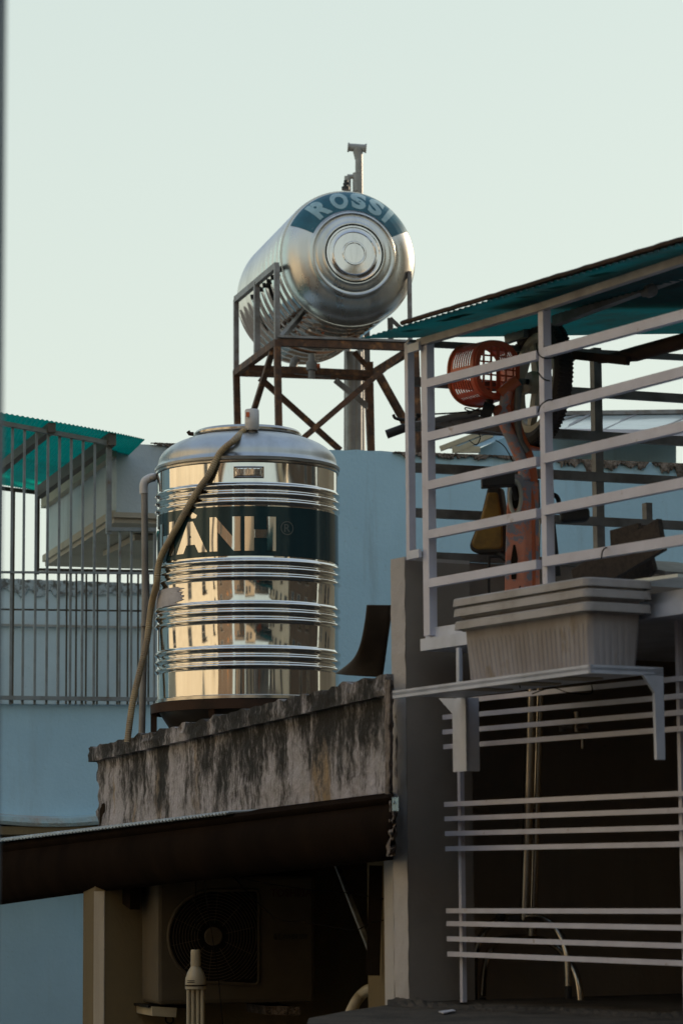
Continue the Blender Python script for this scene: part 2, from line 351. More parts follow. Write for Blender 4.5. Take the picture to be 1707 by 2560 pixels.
# ------------------------------------------------------------------ ground and the street's other side (behind the camera, lit by the sun)
def S(Y): return Y / FPX
def zplane(px, py, z):
    r = ray(px, py); return CAM + r * ((z - CAM.z) / r.z)
g = MB(); g.grid(lambda u, v: Vector((-400 + 800 * u, -400 + 1200 * v, 0)), 8, 8)
tag(g.build('ground', M['asphalt']), kind='structure')
def facade(name, p0, p1, z0, z1, thick, wallmat, label, nx, nz, ww, wh, cloth=False, seed=1):
    rnd = random.Random(seed)
    p0 = Vector((*p0, 0)); p1 = Vector((*p1, 0)); d = (p1 - p0).normalized(); n = Vector((-d.y, d.x, 0)); L = (p1 - p0).length
    T = thing(name, (p0 + p1) / 2, label, 'building', 'houses on the opposite side of the lane')
    m = MB(); m.box((p0 + p1) / 2 - n * thick / 2 + Z * (z0 + z1) / 2, d * L / 2, n * thick / 2, Z * (z1 - z0) / 2); m.build('wall', wallmat, T)
    m = MB(); m.box((p0 + p1) / 2 + n * .06 + Z * (z1 + .1), d * (L / 2 + .1), n * (.2), Z * .1); m.build('cornice', M['winframe'], T)
    for i in range(nx):
        for j in range(nz):
            if rnd.random() < .15: continue
            c = p0 + d * L * ((i + .5) / nx + rnd.uniform(-.1, .1) / nx) + Z * (z0 + (z1 - z0) * (j + .5) / nz)
            w2 = ww * rnd.uniform(.7, 1.2) / 2; h2 = wh / 2
            m = MB()
            for sx in (-1, 1): m.box(c + d * sx * w2 + n * .03, d * .04, n * .05, Z * (h2 + .04))
            for sz in (-1, 0, 1): m.box(c + Z * sz * h2 + n * .028, d * (w2 + .04), n * .05, Z * .035)
            wf = m.build('window', M['winframe'], T)
            m = MB(); m.box(c + n * .012, d * w2, n * .012, Z * h2); m.build('pane', M['win'], wf)
            if rnd.random() < .4:
                m = MB(); m.box(c + Z * (h2 + .15) + n * .3, d * (w2 + .1), n * .3, Z * .04); m.build('canopy', M['winframe'], T)
            if cloth and rnd.random() < .5:
                m = MB(); m.box(c + n * .12 - Z * .1, d * w2 * .5, n * .02, Z * h2 * .7); m.build('curtain', M['curtain'], T)
    return T
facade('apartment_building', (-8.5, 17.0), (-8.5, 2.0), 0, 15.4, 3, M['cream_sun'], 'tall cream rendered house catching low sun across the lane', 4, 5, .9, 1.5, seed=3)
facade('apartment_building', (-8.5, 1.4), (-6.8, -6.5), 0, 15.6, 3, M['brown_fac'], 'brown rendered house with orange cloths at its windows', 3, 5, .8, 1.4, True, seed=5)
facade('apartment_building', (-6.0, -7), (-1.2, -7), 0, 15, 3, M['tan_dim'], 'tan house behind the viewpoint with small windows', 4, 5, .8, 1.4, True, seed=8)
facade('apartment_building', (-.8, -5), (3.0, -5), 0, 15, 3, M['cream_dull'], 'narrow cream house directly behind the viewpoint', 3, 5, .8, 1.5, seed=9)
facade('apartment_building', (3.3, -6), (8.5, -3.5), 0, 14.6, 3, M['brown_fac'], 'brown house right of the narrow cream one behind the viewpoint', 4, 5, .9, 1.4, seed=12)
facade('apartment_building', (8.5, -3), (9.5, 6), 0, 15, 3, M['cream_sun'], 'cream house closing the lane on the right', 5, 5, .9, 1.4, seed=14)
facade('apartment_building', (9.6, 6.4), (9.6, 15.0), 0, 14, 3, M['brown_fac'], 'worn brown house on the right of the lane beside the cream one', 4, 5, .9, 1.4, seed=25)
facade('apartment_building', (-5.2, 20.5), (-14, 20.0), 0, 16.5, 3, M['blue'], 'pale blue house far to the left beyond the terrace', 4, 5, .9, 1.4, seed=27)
facade('apartment_building', (16, 17.0), (6.3, 19.0), 0, 16.0, 10, M['cream_dull'], 'unseen tall tan house added on the sun side to shade the scene', 5, 5, .9, 1.4, seed=15)  # added out of view to block the sun from tanks and balcony

# ------------------------------------------------------------------ pale blue building behind
PBB = thing('blue_building', (*gx(600, 18.6), 0), 'pale blue rendered building with crumbling parapet edge behind both water tanks', 'building')
back = -NB
m = MB()
nseg = 60; ys = [(540, 1112), (850, 1124), (1293, 1140), (1707, 1159), (2300, 1186)]
def interp(tab, x):
    for (a, b), (c, d) in zip(tab, tab[1:]):
        if x <= c: return b + (d - b) * max(0, (x - a)) / (c - a)
    return tab[-1][1]
def wall_top(u):
    x = 540 + 1760 * u
    y = interp(ys, x); p = PB(x, y); p.z += noise.noise(Vector((x * .05, 0, 3))) * .012 - abs(noise.noise(Vector((x * .017, 2, 0)))) * .02
    return p
def wf_(u, v):
    p = wall_top(u); z = p.z * v; return Vector((p.x, p.y, z if v < 1 else p.z))
bm_pts = [wall_top(i / nseg) for i in range(nseg + 1)]
m.grid(lambda u, v: wf_(u, v), nseg, 6)
m.grid(lambda u, v: wall_top(u) + back * .2 * v, nseg, 1)
m.grid(lambda u, v: wf_(u, v) + back * .2, nseg, 6)
m.build('wall', M['blue_w'], PBB)
# crumbled mortar along the edge
rnd = random.Random(4)
def crumble(x0, x1, ytab, amp, seed):
    m = MB(); n = int((x1 - x0) / 3)
    top = []; bot = []
    for i in range(n + 1):
        x = x0 + (x1 - x0) * i / n; y = interp(ytab, x)
        env = min(1, i / 6, (n - i) / 6)
        h = (abs(noise.noise(Vector((x * .022, seed, 0)))) * 1.5 + abs(noise.noise(Vector((x * .12, seed, 5)))) * .9) * amp * env + 1.2
        top.append(PB(x, y - 1, .012 + .01 * noise.noise(Vector((x * .3, 1, seed))))); bot.append(PB(x, y + h, .012 + .012 * noise.noise(Vector((x * .3, 7, seed)))))
    for i in range(n):
        vs = [m.bm.verts.new(q) for q in (top[i], top[i + 1], bot[i + 1], bot[i])]; m.bm.faces.new(vs)
    bmesh.ops.remove_doubles(m.bm, verts=m.bm.verts, dist=1e-4)
    return m
M['crumb'] = paint('crumbled_mortar', (.30, .24, .20), (.13, .10, .08), .95, scale=16, lo=.4, hi=.6, bd=.03, bs=35)
crumble(985, 1300, [(985, 1130), (1293, 1141)], 20, 1).build('crumbled_edge', M['crumb'], PBB, solid=.03)
crumble(1385, 1620, [(1385, 1146), (1707, 1160)], 30, 2).build('crumbled_edge', M['crumb'], PBB, solid=.03)
crumble(1630, 1900, [(1385, 1146), (1900, 1168)], 34, 3).build('crumbled_edge', M['crumb'], PBB, solid=.03)
crumble(378, 470, [(370, 1107), (850, 1124)], 9, 5).build('crumbled_edge', M['crumb'], PBB, solid=.02)
# roof slab behind the wall top (carries the tank stand)
p0 = PB(540, 1125); p1 = PB(2300, 1186); ROOFZ = PB(700, 1160).z
m = MB(); a = Vector((p0.x, p0.y, ROOFZ - .25)) + back * .21; b = Vector((p1.x, p1.y, ROOFZ - .25)) + back * .21
zr = ROOFZ - .25; m.prism([a, b, b + back * 6, Vector((*gx(590, 24.5), zr))], Z * .25); m.build('roof_slab', M['slab'], PBB)
# cantilevered roof box on the left
c0 = Vector((*gx(287, 18.5), 0)); c1 = Vector((*gx(112, 21.0), 0)); zt = pix(287, 1108, 18.5).z; zb = pix(287, 1296, 18.5).z
c2 = c0 + BW * 1.0; dv = c1 - c0
m = MB(); m.prism([c0 + Z * (zb + .02), c2 + Z * (zb + .02), c2 + dv + Z * (zb + .02), c1 + Z * (zb + .02)], Z * (zt - zb - .02)); m.build('roof_box', M['white_w'], PBB)
m = MB(); o = -BW * .02 + NB * .02
m.prism([c0 + o + Z * (zb - .03), c2 + NB * .02 + Z * (zb - .03), c2 + dv + Z * (zb - .03), c1 + o + Z * (zb - .03)], Z * .05); m.build('soffit', M['beige_w'], PBB)
m = MB(); m.bar(c0 + o * 1.6 + Z * (zt - .05), c1 + o * 1.6 + Z * (zt - .05), .05, .10); m.build('trim_band', M['beige_w'], PBB)
m = MB(); m.bar(c0 + o * 1.4 + Z * (zb + .025), c1 + o * 1.4 + Z * (zb + .025), .03, .05); m.bar(c0 + o * 1.5 + Z * (zb + .02), c2 + o * 1.5 + Z * (zb + .02), .03, .035); m.build('trim_band', M['beige_w'], PBB)
m = MB(); q = zplane(345, 1366, zb - .06); m.box(q, BW * .14, -NB * .5, Z * .02); m.build('ceiling_light', M['beige_w'], PBB)
# terrace wall, ledge and recessed lower storey on the left
K1 = .5
def PT(x, y, k=0): return PB(x, y, K1 + k)
m = MB(); a = PT(-260, 1758); b = PT(600, 1764); zl = PT(200, 2045).z
m.prism([Vector((a.x, a.y, zl)), Vector((b.x, b.y, zl)), b, a], back * .2); m.build('terrace_wall', M['blue'], PBB)
m = MB()
def ledge(u, v):
    x = -260 + 860 * u; yt = 2034 + 7 * math.sin(x * .012) ; pr = [(0, yt), (.10, yt + 6), (.11, yt + 18), (.10, yt + 27), (-3.2, yt + 26)]
    i = min(int(round(v * 4)), 4); p = PT(x, pr[i][1], pr[i][0] if i < 4 else .10)
    if i == 4: p = p + back * .5
    return p
m.grid(ledge, 40, 4); m.build('ledge', M['ledge'], PBB)
m = MB(); a = PT(-260, 2063, .09); b = PT(600, 2063, .09); m.prism([a - Z * .01, b - Z * .01, b - Z * .01 + back * .5, a - Z * .01 + back * .5], -Z * .05); m.build('soffit', M['olive'], PBB)
m = MB(); a = PT(-600, 2200) + back * .35; b = PT(700, 2200) + back * .35; a.z = b.z = 0; m.prism([a, b, b + Z * 8.5, a + Z * 8.5], back * .2); m.build('lower_wall', M['blue'], PBB)
a2, b2 = PT(-600, 2200) + back * .31, PT(700, 2200) + back * .31; a2.z = b2.z = PT(0, 2140).z
MB().prism([a2, b2, b2 + Z * .25, a2 + Z * .25], back * .03).build('shade_band', M['olive'], PBB)  # olive strip puts the shade under the ledge into the wall colour
# far stained wall
FWp = Vector((*gx(200, 25.0), 0))
def PF(x, y): return on_plane(x, y, FWp, BW)
m = MB()
def farw(u, v):
    x = -300 + 1100 * u; y = interp([(-300, 1440), (20, 1453), (380, 1465), (800, 1475)], x)
    p = PF(x, y + noise.noise(Vector((x * .06, 1, 1))) * 4); return Vector((p.x, p.y, p.z - v * 4.0))
m.grid(farw, 60, 8); fw = m.build('rooftop_wall', M['white_w'], solid=.15)
tag(fw, 'whitewashed far wall with mould stained top seen through the terrace bars', 'wall')
m = MB(); a = farw(0, 0); m.bar(PF(-300, 1560) - back * .1, PF(800, 1580) - back * .1, .03, .02)
m.build('pipe_line', M['pvc_g'], fw)
M['mould'] = paint('mould_band', (.12, .11, .10), (.36, .39, .41), .95, scale=20, lo=.42, hi=.56, bd=.01)
m = MB(); n = 120
for i in range(n):
    def q(i, s):
        x = -300 + 1100 * i / n; p = farw(i / n, 0) - back * .09; h = (.07 + .10 * abs(noise.noise(Vector((x * .03, 4, 0)))) + .12 * abs(noise.noise(Vector((x * .11, 9, 0))))) * s
        return p - Z * h + Z * .01
    m.bm.faces.new([m.bm.verts.new(t) for t in (q(i, 0), q(i + 1, 0), q(i + 1, 1), q(i, 1))])
bmesh.ops.remove_doubles(m.bm, verts=m.bm.verts, dist=1e-4); m.build('mould_band', M['mould'], fw, solid=.02)

# ------------------------------------------------------------------ left terrace fence and its canopy
FE = thing('terrace_fence', PT(200, 1755), 'grey barred security fence on the pale blue terrace wall', 'fence')
def vert(mb, x, y0, y1, wpx, pl, k, t=None, mid=None):
    pm = pl(x, mid or (y0 + y1) / 2, k); Yd = pm.y; z1 = pl(x, y0, k).z; z0 = pl(x, y1, k).z; w_ = wpx * S(Yd)
    mb.post(pm, z0, z1, w_, t or w_, BW); return mb
rail_top = [(0, 1056), (30, 1062), (275, 1108)]
for x in [-1, 28.5, 58.7, 88.9, 118, 147, 176.5, 206, 235.5]:
    vert(MB(), x, interp(rail_top, x), 1762, 6, PT, .03).build('bar', M['fence'], FE)
for x in [270, 299, 328, 357, 386, 415, 444]:
    vert(MB(), x, 1325, 1762, 5.5, PT, .03).build('bar', M['fence'], FE)
vert(MB(), 272, 1106, 1335, 13, PT, .03, .03).build('post', M['fence'], FE)
MB().bar(PT(-80, 1042, .04), PT(280, 1109, .04), .035, 11 * S(18)).build('top_rail', M['fence'], FE)
MB().bar(PT(268, 1323, .04), PT(460, 1325, .04), .03, 9 * S(18)).build('rail', M['fence'], FE)
MB().bar(PT(-80, 1430, .04), PT(460, 1434, .04), .02, 5.5 * S(18)).build('rail', M['fence'], FE)
MB().bar(PT(-80, 1744, .05), PT(460, 1750, .05), .03, 10 * S(18)).build('bottom_rail', M['fence'], FE)
FB = thing('rear_fence', PT(200, 1755) + back * 1.8, 'thin dark bars of a second fence standing behind the grey one', 'fence')
def PQ(x, y, k=0): return PB(x, y, K1 - 1.9 + k)
for x in [144, 166, 190, 215, 243, 293, 319, 345, 371]:
    vert(MB(), x, 1428, 1768, 4.2, PQ, 0).build('bar', M['fence_b'], FB)
vert(MB(), 94, 1228, 1436, 9, PQ, 0).build('post', M['fence_b'], FB)
vert(MB(), 33, 1222, 1768, 5, PQ, 0).build('post', M['fence_b'], FB)
MB().bar(PQ(-60, 1213), PQ(96, 1232), .03, 9 * S(20)).build('rail', M['fence_b'], FB)
MB().bar(PQ(90, 1424), PQ(460, 1430), .03, 6 * S(20)).build('rail', M['fence_b'], FB)
MB().bar(PQ(-60, 1523), PQ(460, 1529), .02, 4 * S(20)).build('rail', M['fence_b'], FB)
MB().bar(PQ(-60, 1764), PQ(460, 1770), .02, 5 * S(20)).build('rail', M['fence_b'], FB)
CA = thing('teal_canopy', PT(130, 1120, 0), 'teal corrugated plastic awning over the left terrace fence', 'awning')
eR = PT(362, 1098, .12); eL = PT(-120, 1012, .12); eM = PT(190, 1063, .12)
bL = pix(-120, 1190, 21.4); bR = pix(92, 1228, 21.2)
def canL(u, v):
    f = eL * (1 - u) ** 2 + (eM * 2 - (eL + eR) * .5) * 2 * u * (1 - u) + eR * u * u
    bb = bL + (bR - bL) * u + (eR - eL) * .18 * u
    p = f + (bb - f) * v; p.z += .0035 * math.sin(u * 300) - .05 * math.sin(v * math.pi)
    return p
MB().grid(canL, 400, 10).build('sheet', M['teal'], CA, smooth=True)
MB().bar(PT(-60, 1060, -.02) , PQ(-90, 1230), .05, .05).build('rafter', M['fence_b'], CA)
MB().bar(PT(130, 1068, .1), PQ(-30, 1196), .05, .06).build('rafter', M['fence_b'], CA)
MB().bar(PT(281, 1097, .1), PQ(96, 1233), .05, .08).build('rafter', M['fence_b'], CA)
MB().bar(pix(20, 1122, 19.3), pix(190, 1152, 19.6), .03, .03).build('purlin', M['fence_b'], CA)

# ------------------------------------------------------------------ horizontal tank and its stand
K2 = 1.2
fc = pix(869, 647, 18 * K2); bc = pix(752, 744, 19.3 * K2)
ax = (fc - bc); L = 1.66; ax = Vector((ax.x, ax.y, 0)).normalized(); bc = fc - ax * L; bc.z = fc.z
RT = 175 * S(18 * K2)
TH = thing('horizontal_water_tank', (fc.x, fc.y, fc.z - RT), 'large stainless steel water tank lying on its side on the rusty stand', 'water tank')
m = MB(); prof = [(0, -.22), (RT * .3, -.21), (RT * .6, -.17), (RT * .85, -.09), (RT * .96, -.035), (RT, 0)]
nr = 11
for i in range(nr):
    h = L * (i + .1) / nr; d_ = L / nr
    for (t, r) in ((.0, 0), (.35, 0), (.48, .008), (.62, .018), (.76, .008), (.9, 0)): prof.append((RT + r - .004, h + d_ * t))
prof.append((RT, L - .02)); prof.append((RT, L))
m.lathe(prof, bc, ax, 96); m.build('barrel', M['steel'], TH, smooth=True)
m = MB(); m.lathe([(RT - .002, -.02), (RT + .007, -.014), (RT + .010, 0), (RT + .005, .012), (RT - .004, .012)], fc, ax, 96); m.build('seam', M['steel_rim'], TH, smooth=True)
PD = [(1, .008), (.992, .03), (.965, .06), (.92, .09), (.86, .118), (.78, .143), (.70, .158), (.655, .165), (.64, .172), (.625, .186), (.605, .190), (.585, .182), (.565, .182), (.55, .192), (.53, .197), (.49, .199), (.465, .203), (.45, .212), (.435, .212)]
m = MB(); m.lathe([(r * RT, h) for r, h in PD], fc, ax, 128); m.build('end_dome', M['steel_dome'], TH, smooth=True)
m = MB(); m.lathe([(.436 * RT, .211), (.43 * RT, .188), (.405 * RT, .186)], fc, ax, 96); m.build('gasket', M['dishdark'], TH, smooth=True)
m = MB(); m.lathe([(.425 * RT, .188), (.422 * RT, .202), (.41 * RT, .209), (.385 * RT, .210), (.375 * RT, .206), (.33 * RT, .208), (.315 * RT, .214), (.305 * RT, .208), (.18 * RT, .212), (.17 * RT, .218), (.155 * RT, .218), (.145 * RT, .211), (0, .213)], fc, ax, 96)
m.build('lid', M['steel_lid'], TH, smooth=True)
ex = Vector((-ax.y, ax.x, 0)); ex = ex if ex.x > 0 else -ex; ez = Vector((0, 0, 1))
def prof_h(rf):
    for (r1, h1), (r2, h2) in zip(PD, PD[1:]):
        if r2 <= rf <= r1: return h1 + (h2 - h1) * (r1 - rf) / (r1 - r2 + 1e-9), Vector((h2 - h1, r1 - r2)).normalized()
    return PD[0][1], Vector((1, 0))
def on_dome(ang, rf, off):
    """ang in degrees from the top, positive to the viewer's right"""
    h, nn = prof_h(rf); a_ = R_(ang); rad = ex * math.sin(a_) + ez * math.cos(a_)
    nrm = (rad * abs(nn.x) + ax * abs(nn.y)).normalized()
    return fc + rad * rf * RT + ax * h + nrm * off
MB().grid(lambda u, v: on_dome(-64 + 128 * u, .655 + (.975 - .655) * v, .003), 90, 24).build('printed_band', M['teal_band'], TH, smooth=True)
bw = [('R', -45, -25), ('O', -22, -4), ('S', -.5, 15.5), ('S', 18.5, 34.5), ('I', 38.5, 44.5)]
for ch, a0_, a1_ in bw:
    tb = text_bm(ch, 1, .055); fit(tb, a0_, a1_, .685, .955)
    slice_bm(tb, 0, a0_, a1_, 2.0); slice_bm(tb, 1, .685, .955, .02)
    for v in tb.verts: v.co = on_dome(v.co.x, v.co.y, .006)
    m = MB(); m.bm.free(); m.bm = tb; m.build('letter', M['pale_let'], TH, recalc=False)
# stand: near-left, near-right, far-left, far-right corners
zP = pix(698, 856, 17.8 * K2).z
Nl = Vector((*gx(698, 17.8 * K2), zP)); Fl = Vector((*gx(593, 18.85 * K2), zP)); Nr = Vector((*gx(1052, 18.0 * K2), zP)); Fr = Nr + (Fl - Nl)
BASEZ = ROOFZ
ST = thing('tank_stand', ((Nl + Fr) / 2).xy.to_3d() + Z * BASEZ, 'rusty welded angle iron stand holding the horizontal steel tank', 'metal stand')
def leg(c, lean):
    b = Vector((c.x + lean[0], c.y + lean[1], BASEZ)); MB().bar(b, c + Z * .02, .05, .05, ex).build('leg', M['rust'], ST)
leg(Nl, (.02, -.02)); leg(Fl, (.03, .0)); leg(Nr, (.03, 0)); leg(Fr, (.05, .02))
for a, b in ((Nl, Nr), (Nl, Fl), (Fl, Fr), (Nr, Fr)):
    MB().bar(a, b, .05, .055).build('platform_beam', M['rust'], ST)
MB().bar(Nl + Z * .045, Nr + Z * .045, .075, .018).build('beam_flange', M['galv'], ST)
mid = (Nl + Nr) / 2; midb = (Fl + Fr) / 2
def brace(x0, y0, d0, x1, y1, d1, w=.042, mt='rust'): MB().bar(pix(x0, y0, d0 * K2), pix(x1, y1, d1 * K2), w, w).build('brace', M[mt], ST)
brace(1003, 885, 17.9, 700, 1145, 17.85)       # front X, rising right
brace(650, 945, 18.7, 850, 1125, 18.9)         # far X falling right
brace(680, 880, 17.9, 630, 1040, 18.8)         # left side brace
brace(948, 940, 18.0, 1062, 1145, 18.3, .05)
brace(885, 880, 18.8, 925, 925, 18.8, .04)
brace(838, 950, 18.9, 920, 1018, 18.9, .045, 'galv')
MB().bar(pix(622, 920, 18.5 * K2), pix(925, 934, 18.5 * K2), .04, .05).build('cross_beam', M['rust'], ST)
MB().bar(pix(925, 905, 18.6 * K2), pix(930, 1160, 18.6 * K2), .045, .05).build('leg', M['rust'], ST)
# cradle frame above the platform
def rise(c, ytop, x): return Vector((c.x, c.y, pix(x, ytop, c.y).z))
tN = rise(Nl, 663, 698); tF = rise(Fl, 747, 593)
tF.z = tN.z
for c, tt in ((Nl, tN), (Fl, tF)): MB().bar(c, tt, .04, .04, ex).build('cradle_post', M['galv'], ST)
cm = Nl + (Fl - Nl) * .48; MB().bar(cm, Vector((cm.x, cm.y, tN.z)), .045, .045, ex).build('cradle_post', M['galv'], ST)
MB().bar(tN, tF, .04, .05).build('cradle_rail', M['galv'], ST)
tR = Vector((Nr.x - .04, Nr.y, pix(1040, 678, Nr.y).z))
MB().bar(Nr - ex * .04, tR, .03, .03, ex).build('cradle_post', M['galv'], ST)
MB().bar(Fr, Vector((Fr.x, Fr.y, tN.z)), .04, .04, ex).build('cradle_post', M['galv'], ST)
MB().bar(pix(701, 846, 17.85 * K2), pix(752, 788, 18.2 * K2), .04, .04).build('brace', M['galv'], ST)
MB().bar(pix(975, 795, 18.6 * K2), pix(1010, 828, 18.6 * K2), .03, .03).build('brace', M['galv'], ST)
MB().bar(pix(975, 795, 18.6 * K2), pix(977, 860, 18.6 * K2), .045, .045).build('cradle_post', M['galv'], ST)
# outlet fittings under the tank
OU = thing('outlet_pipe', pix(778, 940, 18.3 * K2), 'short drain valve and elbow hanging under the horizontal tank', 'pipe fitting')
d_ = 18.35 * K2
MB().tube([pix(779, 884, d_), pix(779, 945, d_)], .028, 10).tube([pix(779, 905, d_), pix(779, 925, d_)], .045, 10).build('pipe', M['galv'], OU, smooth=True)
MB().tube([pix(770, 917, d_), pix(800, 914, d_)], .02, 8).build('valve_handle', M['orange'], OU, smooth=True)
MB().tube([pix(744, 895, d_ + .2), pix(736, 902, d_ + .2), pix(733, 915, d_ + .2), pix(738, 925, d_ + .2), pix(825, 935, d_ + .3)], .035, 10).build('elbow', M['galv'], OU, smooth=True)
# vent pipe behind the tank
VP = thing('vent_pipe', pix(890, 1120, 19.6 * K2), 'tall grey vent pipe with a tee on top rising behind the horizontal tank', 'pipe')
dv_ = 19.9 * K2
zb_ = ROOFZ
p = pix(897, 372, dv_)
MB().tube([Vector((p.x, p.y, zb_)), p], .033, 14).build('pipe', M['pvc_g'], VP, smooth=True)
q = pix(886, 440, dv_); MB().tube([Vector((q.x - .09, q.y, zb_)), Vector((q.x - .09 + .03, q.y, q.z))], .03, 12).build('pipe', M['pvc_g'], VP, smooth=True)
MB().tube([pix(869, 367, dv_), pix(916, 370, dv_)], .035, 14).tube([pix(869, 367, dv_), pix(873, 367.3, dv_)], .042, 14).tube([pix(912, 369.7, dv_), pix(916, 370, dv_)], .042, 14).tube([pix(893, 370, dv_), pix(896, 396, dv_)], [.045, .033], 14).build('tee', M['pvc_g'], VP, smooth=True)
MB().tube([pix(868, 440, dv_), pix(890, 441, dv_)], .02, 12).tube([pix(892, 432, dv_), pix(892, 478, dv_)], .038, 14).build('side_branch', M['pvc_g'], VP, smooth=True)
pv = pix(864, 472, 18.6 * K2)
MB().tube([pix(864, 474, 18.6 * K2), pix(864, 466, 18.6 * K2)], .034, 10).tube([pix(864, 468, 18.6 * K2), pix(865, 450, 18.6 * K2)], .018, 8).tube([pix(858, 461, 18.6 * K2), pix(872, 457, 18.6 * K2)], .012, 8).build('air_valve', M['black'], TH, smooth=True)
# wide drain pipes dropping behind the stand
DP = thing('drain_pipes', pix(885, 1120, 19.3 * K2), 'pair of grey pipes dropping behind the rusty stand', 'pipe')
for x, r_ in ((879, .05), (893, .042)):
    a = pix(x, 1125, 19.35 * K2); b = pix(x, 880, 19.35 * K2); a.z = ROOFZ; a.x = b.x - .01
    MB().tube([a, b], r_, 14).build('pipe', M['pvc_g'], DP, smooth=True)
# ------------------------------------------------------------------ vertical tank
YC = 13.3; tcx = gx(621, YC)[0]; RV = 227.5 * S(YC); TC = Vector((tcx, YC, 0))
def zf(y): return pix(621, y, YC - RV).z
VT = thing('upright_water_tank', (tcx, YC, zf(1790)), 'tall upright stainless steel water tank with dark lettered band and ribbed body', 'water tank')
zrim = pix(621, 1174, YC).z; ztop = pix(621, 1086, YC).z
prof = []
def groups(y0, ys_, amp=.011, half=.0175):
    for yy in ys_:
        z = zf(yy)
        for k_ in range(-6, 7):
            t = k_ / 6; prof.append((RV + amp * (.5 + .5 * math.cos(math.pi * t)) , z - t * half))
        prof.append((RV, z - half * 1.08))
body = [(RV - .004, zrim - .004), (RV, zf(1152))]
prof += body
groups(0, (1213, 1233, 1253)); groups(0, (1402, 1421, 1441)); groups(0, (1509, 1529, 1549)); groups(0, (1621, 1642, 1663))
prof += [(RV, zf(1700)), (RV, zf(1738))]
prof.sort(key=lambda p: -p[1])
MB().lathe(prof, TC, Z, 160).build('body', M['steel'], VT, smooth=True)
h = ztop - zrim
dome = [(RV + .001, zrim - .014), (RV + .010, zrim - .010), (RV + .012, zrim), (RV + .004, zrim + .008), (RV * .995, zrim + .016), (RV * .99, zrim + .024)]
for i in range(1, 13):
    a = i / 12 * R_(62); dome.append((RV * .99 * (math.cos(a) * .86 + .14 - .0), zrim + .024 + (h - .03) * math.sin(a) / math.sin(R_(62)) * .93))
dome += [(RV * .575, ztop - .004), (RV * .572, ztop + .006), (RV * .55, ztop + .008), (RV * .5, ztop + .012), (0, ztop + .03)]
MB().lathe(dome, TC, Z, 128).build('cover', M['steel_top'], VT, smooth=True)
MB().lathe([(RV * .58, ztop - .018), (RV * .60, ztop - .012), (RV * .60, ztop - .002), (RV * .575, ztop + .010), (RV * .55, ztop + .004)], TC, Z, 128).build('lid_ring', M['steel_rim'], VT, smooth=True)
MB().lathe([(RV + .001, zrim - .03), (RV + .007, zrim - .026), (RV + .008, zrim - .018), (RV + .001, zrim - .012)], TC, Z, 128).build('seam', M['steel_rim'], VT, smooth=True)
zbo = zf(1742)
MB().lathe([(RV, zbo + .012), (RV + .008, zbo + .008), (RV + .009, zbo - .006), (RV - .004, zbo - .012)], TC, Z, 128).build('bottom_seam', M['steel_rim'], VT, smooth=True)
MB().lathe([(RV - .005, zbo - .01), (RV * .97, zbo - .05), (RV * .85, zbo - .13), (RV * .6, zbo - .21), (0, zbo - .25)], TC, Z, 96).build('bottom_dish', M['dishdark'], VT, smooth=True)
def on_cyl(th, z, off):
    """th degrees, 0 faces the camera, positive to the right"""
    a = R_(th) - math.atan2(tcx, YC) * 0; n = Vector((math.sin(a), -math.cos(a), 0)); return Vector((tcx, YC, z)) + n * (RV + off)
zb1, zb0 = zf(1265), zf(1389)
MB().grid(lambda u, v: on_cyl(-100 + 215 * u, zb0 + (zb1 - zb0) * v, .0022), 150, 3).build('lettered_band', M['green'], VT, smooth=True)
z1_, z0_ = zf(1291), zf(1377)
lets = [('T', -88, -71, 0), ('H', -69, -50, 0), ('À', -47.5, -23.5, 1), ('N', -21.8, -2.2, 0), ('H', .2, 19.5, 0)]
for ch, a0_, a1_, acc in lets:
    tb = text_bm('A' if acc else ch, 1, .05); fit(tb, a0_, a1_, z0_, zf(1298) if acc else z1_); slice_bm(tb, 0, a0_, a1_, 1.5)
    for v in tb.verts: v.co = on_cyl(v.co.x, v.co.y, .0042)
    m = MB(); m.bm.free(); m.bm = tb
    if acc:
        q = [on_cyl(a, zf(y), .0042) for a, y in ((-41.5, 1275), (-36.8, 1268), (-30.6, 1283), (-31.6, 1290), (-34.6, 1290))]
        m.bm.faces.new([m.bm.verts.new(v) for v in q])
    m.build('letter', M['steel'], VT)
# registered mark: ring and R
m = MB()
def ringpt(a, r): return on_cyl(26.9 + r * math.cos(a) * 4.4, (zf(1318)) + r * math.sin(a) * .033, .0042)
for i in range(40):
    a, b = 2 * math.pi * i / 40, 2 * math.pi * (i + 1) / 40
    m.bm.faces.new([m.bm.verts.new(v) for v in (ringpt(a, 1), ringpt(b, 1), ringpt(b, .84), ringpt(a, .84))])
m.build('registered_mark', M['regmark'], VT)
tb = text_bm('R', 1, .01); fit(tb, 24.9, 29.0, zf(1328), zf(1308))
for v in tb.verts: v.co = on_cyl(v.co.x, v.co.y, .0042)
m = MB(); m.bm.free(); m.bm = tb; m.build('registered_mark', M['regmark'], VT)
